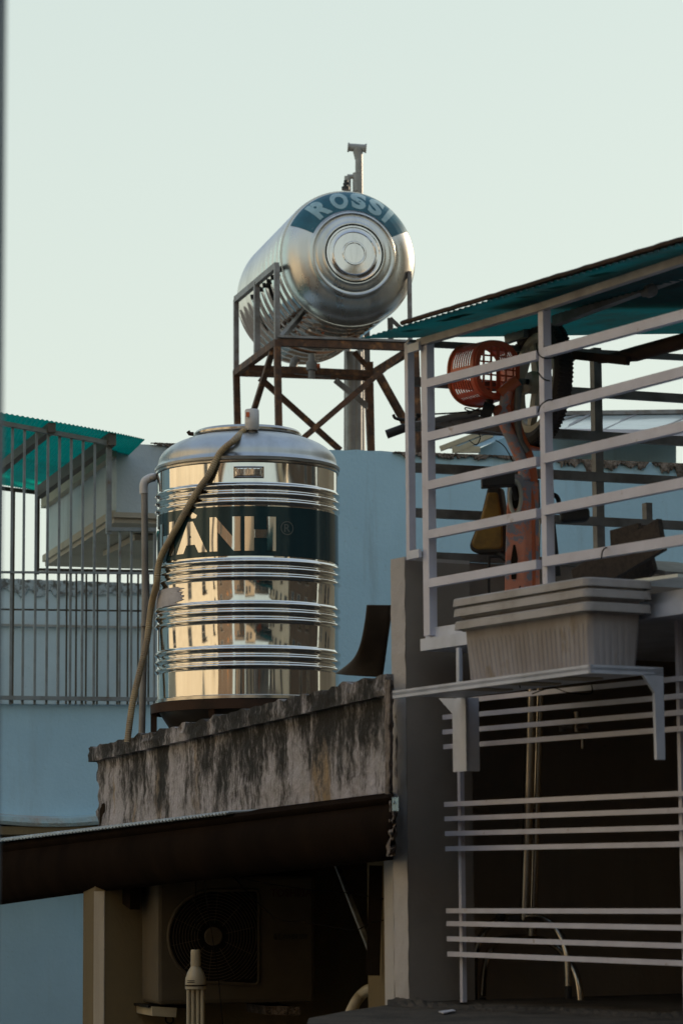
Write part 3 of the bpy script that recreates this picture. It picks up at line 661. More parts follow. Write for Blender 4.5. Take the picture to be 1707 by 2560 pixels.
# pressed plate
pa0, pa1 = -6.6, 12.2; pz0, pz1 = zf(1195), zf(1165)
m = MB()
m.grid(lambda u, v: on_cyl(pa0 + (pa1 - pa0) * u, pz0 + (pz1 - pz0) * v, .004 * min(1, 8 * u, 8 * (1 - u), 5 * v, 5 * (1 - v)) + .001), 40, 16); m.build('date_plate', M['steel_lid'], VT, smooth=True)
m = MB()
for aa, bb, cc, dd in ((pa0 + .4, pa1 - .4, pz1 - .006, pz1 - .003), (pa0 + .4, pa1 - .4, pz0 + .003, pz0 + .006)):
    m.tube([on_cyl(aa + (bb - aa) * i / 20, (cc + dd) / 2, .0055) for i in range(21)], .0022, 6)
for aa in (pa0 + .4, pa1 - .4): m.tube([on_cyl(aa, pz0 + .004, .0055), on_cyl(aa, pz1 - .004, .0055)], .0022, 6)
m.build('plate_border', M['steel_rim'], VT, smooth=True)
tb = text_bm('SX:2010', 1, -.012); fit(tb, pa0 + 1.2, pa1 - 1.2, pz0 + .011, pz1 - .010); slice_bm(tb, 0, pa0, pa1, 1.5)
for v in tb.verts: v.co = on_cyl(v.co.x, v.co.y, .0062)
m = MB(); m.bm.free(); m.bm = tb; m.build('plate_lettering', M['steel_rim'], VT)
# sticker residue, irregular edge
m = MB(); n = 40
rt = []; 
for i in range(n + 1):
    z = zf(1458) + (zf(1518) - zf(1458)) * i / n
    edge = -42.5 + 7 * noise.noise(Vector((i * .21, 3, 0))) + 4 * noise.noise(Vector((i * .7, 1, 2))) - (i / n) ** 2 * 6 - (4 if i < 3 else 0)
    rt.append((z, edge))
for (za, ea), (zb_, eb) in zip(rt, rt[1:]):
    K = 16
    for j in range(K):
        f = lambda e, t: -96 + (e + 96) * t
        m.bm.faces.new([m.bm.verts.new(v) for v in (on_cyl(f(ea, j / K), za, .003), on_cyl(f(ea, (j + 1) / K), za, .003), on_cyl(f(eb, (j + 1) / K), zb_, .003), on_cyl(f(eb, j / K), zb_, .003))])
bmesh.ops.remove_doubles(m.bm, verts=m.bm.verts, dist=1e-5); m.build('sticker_residue', M['label'], VT)
m = MB(); m.tube([pix(470, 1078, YC - .1), pix(474, 1084, YC - .1), pix(484, 1085, YC - .1)], .010, 6); m.build('lid_clip', M['brownpipe'], VT)
# base ring + legs
BZ = 8.45
BR = thing('ring_stand', (tcx, YC, BZ), 'low brown steel ring with legs under the upright tank', 'tank stand')
MB().lathe([(RV + .012, zbo - .014), (RV + .03, zbo - .012), (RV + .03, zbo - .055), (RV + .018, zbo - .055), (RV + .018, zbo - .024), (RV + .012, zbo - .014)], TC, Z, 96).build('ring', M['brownpipe'], BR)
for th in (-82, -20, 40, 100, 160, 215):
    n_ = Vector((math.sin(R_(th)), -math.cos(R_(th)), 0)); a = Vector((tcx, YC, zbo - .03)) + n_ * (RV + .015)
    b = a + Vector((0, 0, 0)) - n_ * (.0 if th == -82 else .12); b.z = BZ
    MB().bar(b, a, .028, .028).build('leg', M['brownpipe'], BR)
# float valve on top and the ribbed hose
TV = thing('float_valve', pix(630, 1090, YC - .27), 'white capped float valve fixed on the cover of the upright tank', 'valve')
dv2 = YC - .30
MB().lathe([(0, 0), (.030, 0), (.032, .006), (.034, .01), (.034, .094), (.031, .1), (0, .101)], pix(630, 1076, dv2), Z, 24).build('cap', M['pvc'], TV, smooth=True)
MB().lathe([(.02, -.026), (.02, 0), (.026, 0)], pix(630, 1076, dv2), Z, 16).build('neck', M['galv'], TV, smooth=True)
MB().box(pix(619, 1036, dv2 - .034), Vector((.008, 0, 0)), Vector((0, .003, 0)), Z * .011).build('sticker', M['orange'], TV)
hp = [(612, 1074), (600, 1086), (586, 1100), (550, 1132), (523, 1185), (492, 1230), (461, 1284), (434, 1333), (407, 1382), (396, 1417), (391, 1462), (378, 1516), (367, 1605), (349, 1681), (331, 1761), (318, 1858)]
rh = .0155; P3 = []
for (x, y) in hp:
    p = pix(x, y, YC - .35); X = p.x - tcx
    if y < 1100: Yd = YC - .31
    elif y < 1160: Yd = YC - math.sqrt(max(.0, (RV * .95) ** 2 - X * X)) - .035
    else: Yd = YC - math.sqrt(max(0.0, (RV + .016) ** 2 - X * X)) - .004 if abs(X) < RV else YC - .08
    P3.append(pix(x, y, Yd))
P3[1] = pix(600, 1086, YC - .33)
def catmull(P, n):
    o_ = []
    for i in range(len(P) - 1):
        a, b, c, d = P[max(i - 1, 0)], P[i], P[i + 1], P[min(i + 2, len(P) - 1)]
        for k_ in range(n):
            t = k_ / n; o_.append(.5 * ((2 * b) + (c - a) * t + (2 * a - 5 * b + 4 * c - d) * t * t + (3 * b - a - 3 * c + d) * t ** 3))
    o_.append(P[-1]); return o_
path = catmull(P3, 30)
# even spacing for the ribs
tot = sum((a - b).length for a, b in zip(path, path[1:])); step = .0052; ev = [path[0]]; acc = 0
for a, b in zip(path, path[1:]):
    seg = (b - a).length
    while acc + seg >= step:
        t = (step - acc) / seg; a = a + (b - a) * t; ev.append(a.copy()); seg = (b - a).length; acc = 0
        if seg < 1e-9: break
    acc += seg
HO = tag(MB().tube(ev, rh, 12, rib=.07).build('ribbed_hose', M['hose'], smooth=True), 'tan ribbed hose curving from the tank top down its left side', 'hose')
# overflow pipe on the left
OV = thing('overflow_pipe', pix(357, 1850, YC + .1), 'white elbow and grey downpipe left of the upright tank', 'pipe')
dd = YC + .02
MB().tube(catmull([pix(398, 1189, dd - .02), pix(386, 1193, dd - .03), pix(378, 1196, dd)], 4), .0155, 12).build('stub', M['pvc_g'], OV, smooth=True)
MB().tube(catmull([pix(388, 1193, dd), pix(376, 1195, dd), pix(363, 1203, dd), pix(359, 1218, dd), pix(360, 1234, dd)], 6), .0205, 14).build('elbow', M['pvc'], OV, smooth=True)
MB().tube([pix(361, 1228, dd), pix(363, 1500, dd), pix(354, 1858, dd + .1)], .0165, 14).tube([pix(361, 1560, dd), pix(361, 1566, dd)], .0185, 14).build('downpipe', M['pvc_g'], OV, smooth=True)

# ------------------------------------------------------------------ lower house: parapet, gutter, AC room
LH = thing('lower_house', (*D0, 0), 'low house with mould stained parapet and brown gutter under the upright tank', 'building')
zW0, zW1, zW2 = 8.30, 8.648, 8.717
def Lw(px): q = PW(px, 2000); return Vector((q.x, q.y, 0))
A0, A1 = Lw(240), Lw(992)
def rough_wall(a, b, z0, z1, k0, th, nu, nv, amp, seed, ragged=0, topn=0.0):
    d = (b - a); n = NW
    def f(u, v):
        p = a + d * u
        ax_ = 0
        if ragged: ax_ = ragged * (abs(noise.noise(Vector((v * 4, seed, 0)))) + .5 * abs(noise.noise(Vector((v * 13, seed, 3))))) * max(0, 1 - u * 22)
        p = p + DW * (-ax_)
        z = z0 + (z1 - z0) * v
        if v >= 1: z += topn * noise.noise(Vector((u * 45, seed, 5)))
        return p + n * (k0 + amp * noise.noise(Vector((u * 30, v * 5, seed))) + amp * .5 * noise.noise(Vector((u * 90, v * 14, seed)))) + Z * z
    m = MB(); m.grid(f, nu, nv)
    m.grid(lambda u, v: f(u, 1) - n * th * v, nu, 2)
    m.grid(lambda u, v: f(u, 0) - n * th * v, nu, 1)
    m.grid(lambda u, v: f(0, v) - n * th * u, 2, nv); m.grid(lambda u, v: f(1, v) - n * th * u, 2, nv)
    m.grid(lambda u, v: f(u, v) - n * th, nu, 1)
    bmesh.ops.remove_doubles(m.bm, verts=m.bm.verts, dist=1e-5)
    return m
rough_wall(A0, A1, zW0, zW1, 0, .14, 220, 18, .009, 2, ragged=.18).build('parapet_wall', M['stain'], LH, smooth=True)
rough_wall(Lw(234), Lw(988), zW1 - .001, zW2, .028, .19, 300, 4, .009, 6, topn=.022).build('parapet_cap', M['stain'], LH, smooth=True)
bkW = -NW
q0, q1 = Lw(245), Lw(990)
MB().prism([q0 + bkW * .05 + Z * 8.30, q1 + bkW * .05 + Z * 8.30, Vector((*gx(1010, 13.0), 8.30)), Vector((*gx(1010, 16.5), 8.30)), q0 + bkW * 1.8 + Z * 8.30], Z * .15).build('roof_slab', M['slab'], LH)
# lit screed visible on the roof between tank foot and cap, dark wedge at the left end
MB().prism([Lw(248) + Z * 8.22 + NW * .0, Lw(262) + Z * 8.2, Lw(262) + Z * 8.46, Lw(250) + Z * 8.44], bkW * .12).build('broken_end', M['soffit'], LH)
# gutter
gt = [(-80, 2119), (0, 2111), (200, 2086), (584, 2036), (968, 1988), (985, 1986)]
gb = [(-80, 2270), (0, 2262), (200, 2234), (979, 2149), (990, 2148)]
gp = [(.0, -.02), (.055, 0), (.10, .0), (.112, .05), (.108, .10), (.096, .14), (.115, .30), (.118, .50), (.105, .72), (.07, .92), (.03, 1.0), (-.0, 1.0)]
def gut(u, v):
    x = -80 + 1062 * u; i = int(round(v * (len(gp) - 1))); k_, t = gp[i]
    yt, yb = interp(gt, x), interp(gb, x); return PW(x, yt + (yb - yt) * t, k_)
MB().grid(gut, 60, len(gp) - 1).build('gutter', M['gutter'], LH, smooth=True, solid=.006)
m = MB(); e_ = [gut(1, i / (len(gp) - 1)) for i in range(len(gp))]; m.prism(e_, DW * .01); m.build('gutter_end', M['gutter'], LH)
m = MB(); N_ = 400
def cor(u, v):
    x = -80 + 670 * u; p = PW(x, interp(gt, x) - 4 * (1 - u) - 1, .10) ; k_ = (.135, .13, .0)[int(round(v * 2))]
    q_ = p + NW * (k_ - .10) + Z * (0, .012 * (1.3 - u), .012)[int(round(v * 2))] + Z * .004 * math.sin(u * 500); return q_
MB().grid(cor, N_, 2).build('corrugated_sheet', M['corr'], LH, solid=.006)
# blue-green paint chip and broken mortar at the gutter's right end
m = MB()
def brk(u, v):
    yy = 1992 + 150 * u; x = 972 + 22 * v + 5 * noise.noise(Vector((u * 9, v * 3, 4))) - 6 * u; return PW(x, yy, .10 + .05 * math.sin(v * math.pi) * (.4 + noise.noise(Vector((u * 11, v * 4, 2)))) )
m.grid(brk, 40, 8)
m.build('broken_mortar', M['crumb'], LH)
m = MB(); m.grid(lambda u, v: PW(980 + 16 * u, 1994 + 34 * v + 6 * noise.noise(Vector((u * 5, v * 5, 3))), .13 + .012 * noise.noise(Vector((u * 8, v * 8, 1)))), 8, 8)
m.build('paint_chip', M['ledge'], LH)
m = MB(); 
def mort(u, v):
    yy = 1700 + 290 * u; hw = 9 + 7 * abs(noise.noise(Vector((u * 9, 0, 0)))); x = 972 + (v - .5) * 2 * hw; return PW(x, yy, .035 + .03 * math.cos((v - .5) * 3) + .006 * noise.noise(Vector((u * 20, v * 4, 0))))
m.grid(mort, 40, 8); m.build('corner_mortar', M['crumb'], LH, smooth=True)
# soffit + room wall
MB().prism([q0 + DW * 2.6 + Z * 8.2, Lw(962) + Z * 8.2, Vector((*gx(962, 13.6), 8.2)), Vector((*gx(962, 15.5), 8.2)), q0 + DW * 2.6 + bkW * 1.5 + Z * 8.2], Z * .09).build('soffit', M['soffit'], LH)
AD = unit(.955, .296); ap = Vector((*gx(570, 13.9), 0))
def PA(x, y, k=0): return on_plane(x, y, (ap.x, ap.y), AD, k)
NA = unit(.296, -.955)
w0 = PA(262, 2225); w1 = PA(921, 2225); e0 = Vector((*gx(238, 13.75), 0))
w0.z = w1.z = 0
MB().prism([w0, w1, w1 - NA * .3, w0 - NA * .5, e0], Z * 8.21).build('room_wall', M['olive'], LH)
MB().prism([w0 + NA * .003, w0 - AD * .004 + NA * .003, e0 + NA * .003 - AD * .003, e0 - AD * .006], Z * 8.0).build('lit_corner_strip', M['beige_w'], LH)  # paler strip paints the lit end face of the room wall
# dark triangular bracket under the gutter
MB().prism([PW(288, 2225, -.1), PW(352, 2220, -.1), PW(350, 2275, -.1)], NW * .05).build('bracket', M['gutter'], LH)
# slotted upright, side wall and cover strip right of the AC
s1 = PW(963, 2225, -.22); s0 = gx(918, 10.9)
MB().prism([Vector((s0[0], s0[1], 0)), Vector((s1.x, s1.y, 0)), Vector((s1.x + .05, s1.y + .4, 0)), Vector((*gx(930, 14.6), 0))], Z * 8.21).build('side_wall', M['olive'], LH)
MB().prism([Vector((*gx(960, 9.9), 7.0)), Vector((*gx(983, 9.6), 7.0)), Vector((*gx(992, 9.9), 7.0)), Vector((*gx(962, 10.1), 7.0))], Z * 1.18).build('cover_strip', M['col_w'], LH)
UR = tag(MB().bar(pix(932, 2440, 10.35), pix(940, 2165, 10.35), .05, .02, Vector((0, 1, 0))).build('slotted_upright', M['soffit']), 'dark slotted steel upright beside the air conditioner', 'upright')
DB = tag(MB().bar(pix(836, 2150, 11.6), pix(934, 2400, 10.6), .018, .018).build('diagonal_strut', M['railb']), 'thin diagonal metal strut right of the air conditioner', 'strut')
tag(MB().tube(catmull([pix(875, 2535, 11.2), pix(890, 2505, 11.2), pix(908, 2484, 11.2), pix(926, 2474, 11.0), pix(940, 2470, 10.9)], 6), .022, 10).build('bent_pipe', M['lamp'], smooth=True), 'curved cream pipe low beside the dark upright', 'pipe')
def wire(name, pts, r, label, mt='wire'): return tag(MB().tube(catmull(pts, 8), r, 6).build(name, M[mt], smooth=True), label, 'wire')
wire('slack_wire', [pix(600, 2195, 12.6), pix(660, 2208, 12.2), pix(760, 2224, 11.8), pix(855, 2232, 11.2), pix(958, 2248, 10.2)], .0022, 'upper thin black wire crossing above the outdoor unit')
wire('slack_wire', [pix(570, 2180, 12.6), pix(655, 2268, 12.2), pix(700, 2300, 11.8), pix(760, 2306, 11.6), pix(850, 2322, 11.0), pix(893, 2325, 10.8), pix(925, 2308, 10.4), pix(958, 2302, 10.1)], .0022, 'lower sagging black wire crossing the outdoor unit')
wire('hanging_wire', [PW(510, 2185, 0), pix(518, 2260, 11.8), pix(530, 2340, 11.8), pix(545, 2440, 11.8), pix(558, 2580, 11.8)], .002, 'single thin wire hanging in front of the fan grille')
# AC unit
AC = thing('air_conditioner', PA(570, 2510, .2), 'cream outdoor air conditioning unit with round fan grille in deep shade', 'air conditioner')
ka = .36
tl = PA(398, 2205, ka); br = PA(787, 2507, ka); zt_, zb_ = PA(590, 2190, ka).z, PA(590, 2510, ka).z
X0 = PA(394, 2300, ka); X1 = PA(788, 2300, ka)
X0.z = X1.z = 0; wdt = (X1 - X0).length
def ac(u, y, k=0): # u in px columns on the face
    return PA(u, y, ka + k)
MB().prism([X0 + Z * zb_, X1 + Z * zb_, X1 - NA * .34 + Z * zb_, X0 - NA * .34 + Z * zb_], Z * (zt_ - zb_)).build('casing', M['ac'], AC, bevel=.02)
gc = ac(532, 2342, .004); gr_ = 118 * S(12.9)
m = MB()
# grille frame: circle on the left joined to a square right side
fr = []
for i in range(49):
    a = math.pi / 2 + math.pi * i / 48; fr.append((math.cos(a) * gr_, math.sin(a) * gr_))
rw = 122 * S(12.9)
for i in range(7): a = -math.pi / 2 + i / 6 * math.pi / 2; fr.append((rw - .02 + math.cos(a) * .02, -gr_ * 1.06 + .02 + math.sin(a) * .02))
for i in range(7): a = i / 6 * math.pi / 2; fr.append((rw - .02 + math.cos(a) * .02, gr_ * 1.0 - .02 + math.sin(a) * .02))
P_ = [gc + AD * a + Z * b for a, b in fr]; P_.append(P_[0])
m.tube(P_, .009, 8, caps=False); m.build('grille_frame', M['ac'], AC, smooth=True)
MB().prism([gc + AD * a + Z * b for a, b in fr], NA * .004).build('grille_back', M['ac_dark'], AC)
m = MB()
for i in range(24):
    r = gr_ * (.36 + .068 * i); pts = []
    for j in range(97):
        a = 2 * math.pi * j / 96; x, y = math.cos(a) * r, math.sin(a) * r
        ok = (x <= 0 and x * x + y * y < (gr_ * .97) ** 2) or (0 < x < rw * .97 and abs(y) < gr_ * .97)
        if ok: pts.append(gc + AD * x + Z * y + NA * .010)
        else:
            if len(pts) > 2: m.tube(pts, .0016, 4, caps=False)
            pts = []
    if len(pts) > 2: m.tube(pts, .0016, 4, caps=False)
for j in range(10):
    a = 2 * math.pi * j / 10 + .2; rr_ = gr_ * .95
    m.tube([gc + (AD * math.cos(a) + Z * math.sin(a)) * gr_ * .3 + NA * .008, gc + (AD * math.cos(a) + Z * math.sin(a)) * rr_ + NA * .008], .0016, 4)
m.build('grille_rings', M['ac'], AC)
MB().lathe([(0, .018), (.040, .018), (.044, .014), (.044, .002)], gc, NA, 40).build('hub_disc', M['ac'], AC, smooth=True)
def ac_text(txt, x0, x1, y0, y1, mt, bold=.02, shear=0):
    tb = text_bm(txt, 1, bold); fit(tb, 0, 1, 0, 1)
    for v in tb.verts:
        u_, v_ = v.co.x, v.co.y; v.co = ac(x0 + (x1 - x0) * u_ + shear * v_, y0 + (y1 - y0) * v_, .003)
    m = MB(); m.bm.free(); m.bm = tb; m.build('lettering', M[mt], AC)
ac_text('TOSHIBA', 676, 780, 2243, 2223, 'ac_red')
ac_text('INVERTER', 706, 768, 2349, 2337, 'ac_grey', .02, 4)
for dx in (0, 12):
    m = MB(); m.tube([ac(684 + dx + 12 + 11 * math.cos(a), 2343 - 9 * math.sin(a), .003) for a in [R_(100 + 16 * i) for i in range(11)]], [.0006 + .0022 * math.sin(math.pi * i / 10) for i in range(11)], 6); m.build('emblem', M['ac_grey'], AC)
MB().bar(PA(352, 2515, .16), PA(480, 2517, .16), .30, .012).build('foot', M['ac_dark'], AC)
BRK = thing('unit_bracket', PA(570, 2530, .1), 'worn wooden and steel blocks carrying the outdoor unit', 'bracket')
MB().prism([PA(380, 2518, .33), PA(442, 2521, .33), PA(440, 2545, .33), PA(381, 2541, .33)], -NA * .33).build('block', M['lamp'], BRK)
MB().prism([PA(660, 2516, .33), PA(752, 2518, .33), PA(750, 2541, .33), PA(664, 2538, .33)], -NA * .33).build('block', M['crumb'], BRK)
MB().tube(catmull([PA(414, 2545, .3), PA(416, 2556, .3), PA(426, 2560, .3), PA(433, 2554, .3), PA(432, 2545, .3)], 5), .004, 6).build('hook', M['wire'], BRK)
# energy-saving lamp on its cord
LM = thing('fluorescent_lamp', pix(489, 2560, 12.1), 'ivory compact fluorescent lamp with folded tubes hanging by a cord', 'lamp')
dl = PW(489, 2300, -.06).y; s = S(dl); c = pix(489, 2475, dl)
MB().lathe([(0, 97 * s), (11 * s, 97 * s), (12 * s, 94 * s), (12 * s, 88 * s), (12.5 * s, 60 * s), (12 * s, 57 * s)], c, Z, 24).build('socket_cap', M['lamp'], LM, smooth=True)
MB().lathe([(11 * s, 58 * s), (13 * s, 54 * s), (20 * s, 42 * s), (25 * s, 28 * s), (26 * s, 14 * s), (26 * s, 2 * s), (24 * s, 0), (0, 0)], c, Z, 32).build('ballast', M['lamp'], LM, smooth=True)
MB().lathe([(26.3 * s, 12 * s), (26.5 * s, 10 * s), (26.3 * s, 8 * s)], c, Z, 32).build('colour_ring', M['brownpipe'], LM, smooth=True)
m = MB()
for i, dx in enumerate((-17, -6, 6, 17)):
    for dy in (-8, 8):
        m.tube([c + Vector((dx * s, dy * s, 2 * s)), c + Vector((dx * s, dy * s, -110 * s))], 5.0 * s, 10)
m.build('tubes', M['lamp'], LM, smooth=True)
tb = MB()
for yy in (22, 18): tb.box(c + Vector((-10 * s, -25.6 * s, yy * s)), Vector((9 * s, 0, 0)), Vector((0, .4 * s, 0)), Z * 1.0 * s)
tb.build('print', M['ac_grey'], LM)
topc = c + Z * 97 * s
MB().tube([topc - Z * .01, Vector((topc.x, topc.y, 8.21))], .0022, 6).build('cord', M['wire'], LM)
# ------------------------------------------------------------------ right house: pilaster, grille window, balcony
RH = thing('right_house', (*F0, 0), 'grey plastered house with barred window, balcony and planter shelf on the right', 'building')
def Ft(px): q = F(px, 2225); return Vector((q.x, q.y, 0))
f0, f1 = Ft(984), Ft(1019); colz = F(1000, 1400).z
SLZ = F(1020, 2506).z
def rcol(u, v):
    p = f0 + (f1 - f0) * u; return Vector((p.x, p.y, SLZ - .3 + (colz - SLZ + .3) * v)) + NF * .004 * noise.noise(Vector((u * 3, v * 30, 1))) - U * (.010 * abs(noise.noise(Vector((v * 14, 2, 2)))) * (1 - u))
m = MB(); m.grid(rcol, 6, 120)
m.grid(lambda u, v: rcol(0, v) + V * .25 * u, 3, 60); m.build('pilaster_face', M['col_w'], RH, smooth=True)
m = MB(); a = f1; m.prism([a + V * .002, f0 + V * .01, f0 + V * .26, a + V * .26], Z * (colz - .004)); m.build('pilaster', M['jamb'], RH)
MB().prism([f0 + V * .0 + Z * (colz - .004), f1 + Z * (colz - .004), f1 + V * .26 + Z * (colz - .004), f0 + V * .26 + Z * (colz - .004)], Z * .012).build('pilaster_top', M['col_w'], RH)
# room behind the grille
r0_ = f1 + V * .262; r1_ = r0_ + U * 3.4; dp = V * 1.6
def zat(px, y, k=0): return F(px, y, k).z
slz1 = F(1058, 1597).z; slz0 = F(1058, 1627).z
MB().prism([r0_ - U * .38, r0_ - U * .5, r0_ - U * .5 + dp, r0_ - U * .38 + dp], Z * slz0).build('side_wall', M['room'], RH)
MB().prism([r0_ - U * .5 + dp, r1_ + dp, r1_ + dp + V * .15, r0_ - U * .5 + dp + V * .15], Z * slz0).build('back_wall', M['room'], RH)
MB().prism([r1_ - V * .26, r1_ + dp, r1_ + dp + U * .15, r1_ - V * .26 + U * .15], Z * slz0).build('side_wall', M['room'], RH)
MB().prism([f1 - V * .0 + Z * (SLZ - .2), r1_ - V * .26 + Z * (SLZ - .2), r1_ + dp + Z * (SLZ - .2), f1 + V * .26 + dp + Z * (SLZ - .2)], Z * .2).build('room_floor', M['slab'], RH)
MB().prism([r0_ - U * .5 + Z * slz0, r0_ + U * .1 + Z * slz0, r0_ + U * .1 + dp + V * .1 + Z * slz0, r0_ - U * .5 + dp + V * .1 + Z * slz0], Z * .06).build('room_ceiling', M['room'], RH)
# balcony slab
bsz = Ft(1057); bse = bsz + U * 3.0
pr0 = PR(1035, 2225); pr0.z = 0; pr1 = pr0 + WB * 3.2
MB().prism([bsz + Z * slz0, bse + Z * slz0, bse + V * 1.95 + Z * slz0, bsz + V * 1.95 + Z * slz0], Z * (slz1 - slz0)).build('balcony_slab', M['shelf'], RH)
MB().prism([bsz + V * .02 + Z * slz1, bse + V * .02 + Z * slz1, bse + V * .06 + Z * slz1, bsz + V * .06 + Z * slz1], Z * .035).build('balcony_kerb', M['shelf'], RH)
zlow = PR(1300, 1412).z
MB().prism([pr0 + Z * slz1, pr1 + Z * slz1, pr1 + V * .12 + Z * slz1, pr0 + V * .12 + Z * slz1], Z * (zlow - slz1)).build('low_back_wall', M['jamb'], RH)
# terrace slab at the bottom edge of the view
sz = SLZ
pts = [zplane(*q, sz) for q in ((772, 2547), (860, 2530), (1000, 2509), (1160, 2509), (1710, 2541), (2100, 2570), (2100, 2900), (650, 2900))]
MB().prism([p - Z * .1 for p in pts], Z * .1).build('terrace_slab', M['slab'], RH)
m = MB()
def fil(u, v):
    x = 968 + 760 * u; c = zplane(x, 2511 + (x - 1000) * .045 + 7 * (v - .5) * 2 + 3 * noise.noise(Vector((u * 14, 1, 1))), sz + .001)
    hgt_ = (.008 + .018 * max(0, 1 - abs(x - 1020) / 90)) * max(0, math.sin(v * math.pi)) * (.6 + abs(noise.noise(Vector((u * 30, v * 2, 5)))) * 1.2); return c + Z * hgt_
m.grid(fil, 260, 6)
m.build('mortar_fillet', M['slab'], RH)
tag(MB().prism([zplane(*q, sz + .004) for q in ((1096, 2532), (1130, 2527), (1139, 2530), (1108, 2536))], Z * .003).build('paper_scrap', M['label']), 'small white paper scrap lying on the terrace slab', 'litter')

# window grille
WG = thing('window_grille', F(1150, 2500, -.1), 'window grille of twelve thin white bars in three groups on white posts', 'grille')
KG = -.10
bars = [(1112, 1757, 1720, 1695), (1110, 1794, 1720, 1739), (1110, 1831, 1720, 1780), (1112, 1868, 1720, 1821),
        (1114, 2012, 1720, 1984), (1115, 2048, 1720, 2026), (1116, 2085, 1720, 2069.5), (1117, 2123, 1720, 2111),
        (1119, 2278, 1720, 2279), (1120, 2310, 1720, 2321), (1121, 2348, 1720, 2366.5), (1122, 2386, 1720, 2410)]
def ext(x0, y0, x1, y1, k, xe):
    a, b = F(x0, y0, k), F(x1, y1, k); t = (xe - x0) / (x1 - x0); return a, a + (b - a) * 1.35
for (x0, y0, x1, y1) in bars:
    a, b = ext(x0, y0, x1, y1, KG, 1900)
    MB().bar(a, b, .014, .0158).build('bar', M['rail'], WG)
def vpost(mb, x, y0, y1, wpx, k, tk=None, ymid=None):
    p = F(x, ymid or (y0 + y1) / 2, k); w_ = wpx * S(p.y) / .72; z1 = F(x, y0, k).z; z0 = F(x, y1, k).z
    return mb.box(Vector((p.x, p.y, (z0 + z1) / 2)), U * w_ / 2 * .8, NF * (tk or w_) / 2, Z * (z1 - z0) / 2)
vpost(MB(), 1153, 1618, 2512, 11, KG - .022, .016).build('post', M['rail'], WG)
vpost(MB(), 1706, 1500, 2560, 12, KG - .022, .016).build('post', M['rail'], WG)
# stainless stand in the room
SS = thing('stainless_stand', F(1330, 2500, -.5), 'stainless tube stand with two arched feet inside the dark barred room', 'stand')
KS = -.42
def fs(x, y, k=0): return F(x, y, KS + k)
MB().tube([fs(1330, 1690), fs(1312, 2300)], .018, 14).build('pole', M['chrome'], SS, smooth=True)
MB().tube([fs(1350, 1690, -.06), fs(1330, 2340, -.06)], .016, 14).build('pole', M['chrome'], SS, smooth=True)
MB().tube(catmull([fs(1184, 2470), fs(1188, 2390), fs(1210, 2330), fs(1250, 2300), fs(1310, 2298), fs(1362, 2302), fs(1398, 2335), fs(1416, 2390), fs(1420, 2466)], 6), .0125, 12).build('arched_foot', M['chrome'], SS, smooth=True)
MB().tube(catmull([fs(1206, 2490, -.1), fs(1214, 2410, -.1), fs(1236, 2360, -.1), fs(1280, 2346, -.1), fs(1350, 2350, -.1), fs(1402, 2378, -.1), fs(1440, 2440, -.1), fs(1452, 2520, -.1)], 6), .0125, 12).build('arched_foot', M['chrome'], SS, smooth=True)
for x, y, k in ((1184, 2470, 0), (1420, 2466, 0), (1206, 2495, -.1)):
    MB().tube([fs(x, y, k), fs(x, y + 32, k)], .013, 10).build('rubber_end', M['black'], SS, smooth=True)
MB().tube([fs(1247, 2292, .01), fs(1258, 2296, .01)], .015, 10).tube([fs(1278, 2300), fs(1312, 2300)], .016, 10).build('clamp', M['black'], SS, smooth=True)
TP = thing('wall_tap', F(1440, 1830, -.8), 'small metal tap fitting on the dark wall behind the upper bars', 'tap')
MB().tube([F(1440, 1780, -.8), F(1440, 1830, -.8)], .014, 12).tube([F(1455, 1836, -.8), F(1455, 1872, -.8)], .009, 12).build('spout', M['chrome'], TP, smooth=True)
MB().tube([F(1405, 1815, -.8), F(1475, 1818, -.8)], .010, 12).tube([F(1405, 1800, -.8), F(1405, 1830, -.8)], .012, 12).build('body', M['galv'], TP, smooth=True)

# planter shelf with brackets
PS = thing('planter_shelf', F(1300, 1740, .1), 'white metal ledge on two brackets carrying the stacked planters', 'shelf')
KO = .28
a, b = F(981, 1747, KO), F(1476, 1683, KO)
az, bz = a.z, b.z; a1 = F(981, 1733, KO); b1 = F(1476, 1655, KO)
depth = .258
hgt = ((a1.z - az) + (b1.z - bz)) / 2
def lip(p, q, hh): return MB().prism([p, q, q + Z * hh, p + Z * hh], V * .012 if (q - p).dot(U) > .1 else U * -.012)
lip(a, b, hgt).build('front_lip', M['shelf'], PS)
lip(b, b + V * depth, hgt).build('side_lip', M['shelf'], PS)
top0 = [a + Z * (hgt * .55), b + Z * (hgt * .55), b + V * depth + Z * (hgt * .55), a + V * depth + Z * (hgt * .55)]
a_in = F(1100, 1733, KO); 
MB().prism([p - Z * .004 for p in top0], Z * .008).build('tray', M['shelf'], PS)
for t0_, t1_ in ((.30, .36), (.52, .60), (.72, .80)):
    p = a + (b - a) * t0_ + V * .05 + Z * .005; q = a + (b - a) * t1_ + V * .05 + Z * .005
    MB().prism([p, q, q + V * .15, p + V * .15], Z * .006).build('slat', M['beige_w'], PS)
def bracket(xl, xr, yt, yb, k, fil):
    l = F(xl, yt, k); r = F(xr, yt, k); zb2 = F(xl, yb, k).z
    l.z = r.z = min(l.z, r.z)
    m = MB(); m.prism([Vector((l.x, l.y, zb2)), Vector((r.x, r.y, zb2)), r, l], V * .012); m.build('bracket', M['shelf'], PS)
    m = MB(); m.prism([Vector((r.x, r.y, zb2)), r, r + V * .05, Vector((r.x, r.y, zb2)) + V * .05], U * -.004); m.build('bracket', M['shelf'], PS)
bracket(1130, 1164, 1744, 1931, .02, 1); 
l = F(1133, 1746, .016); MB().prism([l, l - Z * .055, F(1096, 1746, .016)], V * .01).build('gusset', M['shelf'], PS)
rb = b + V * (depth - .0)
pR = pix(1637, 1687, rb.y - .02); 
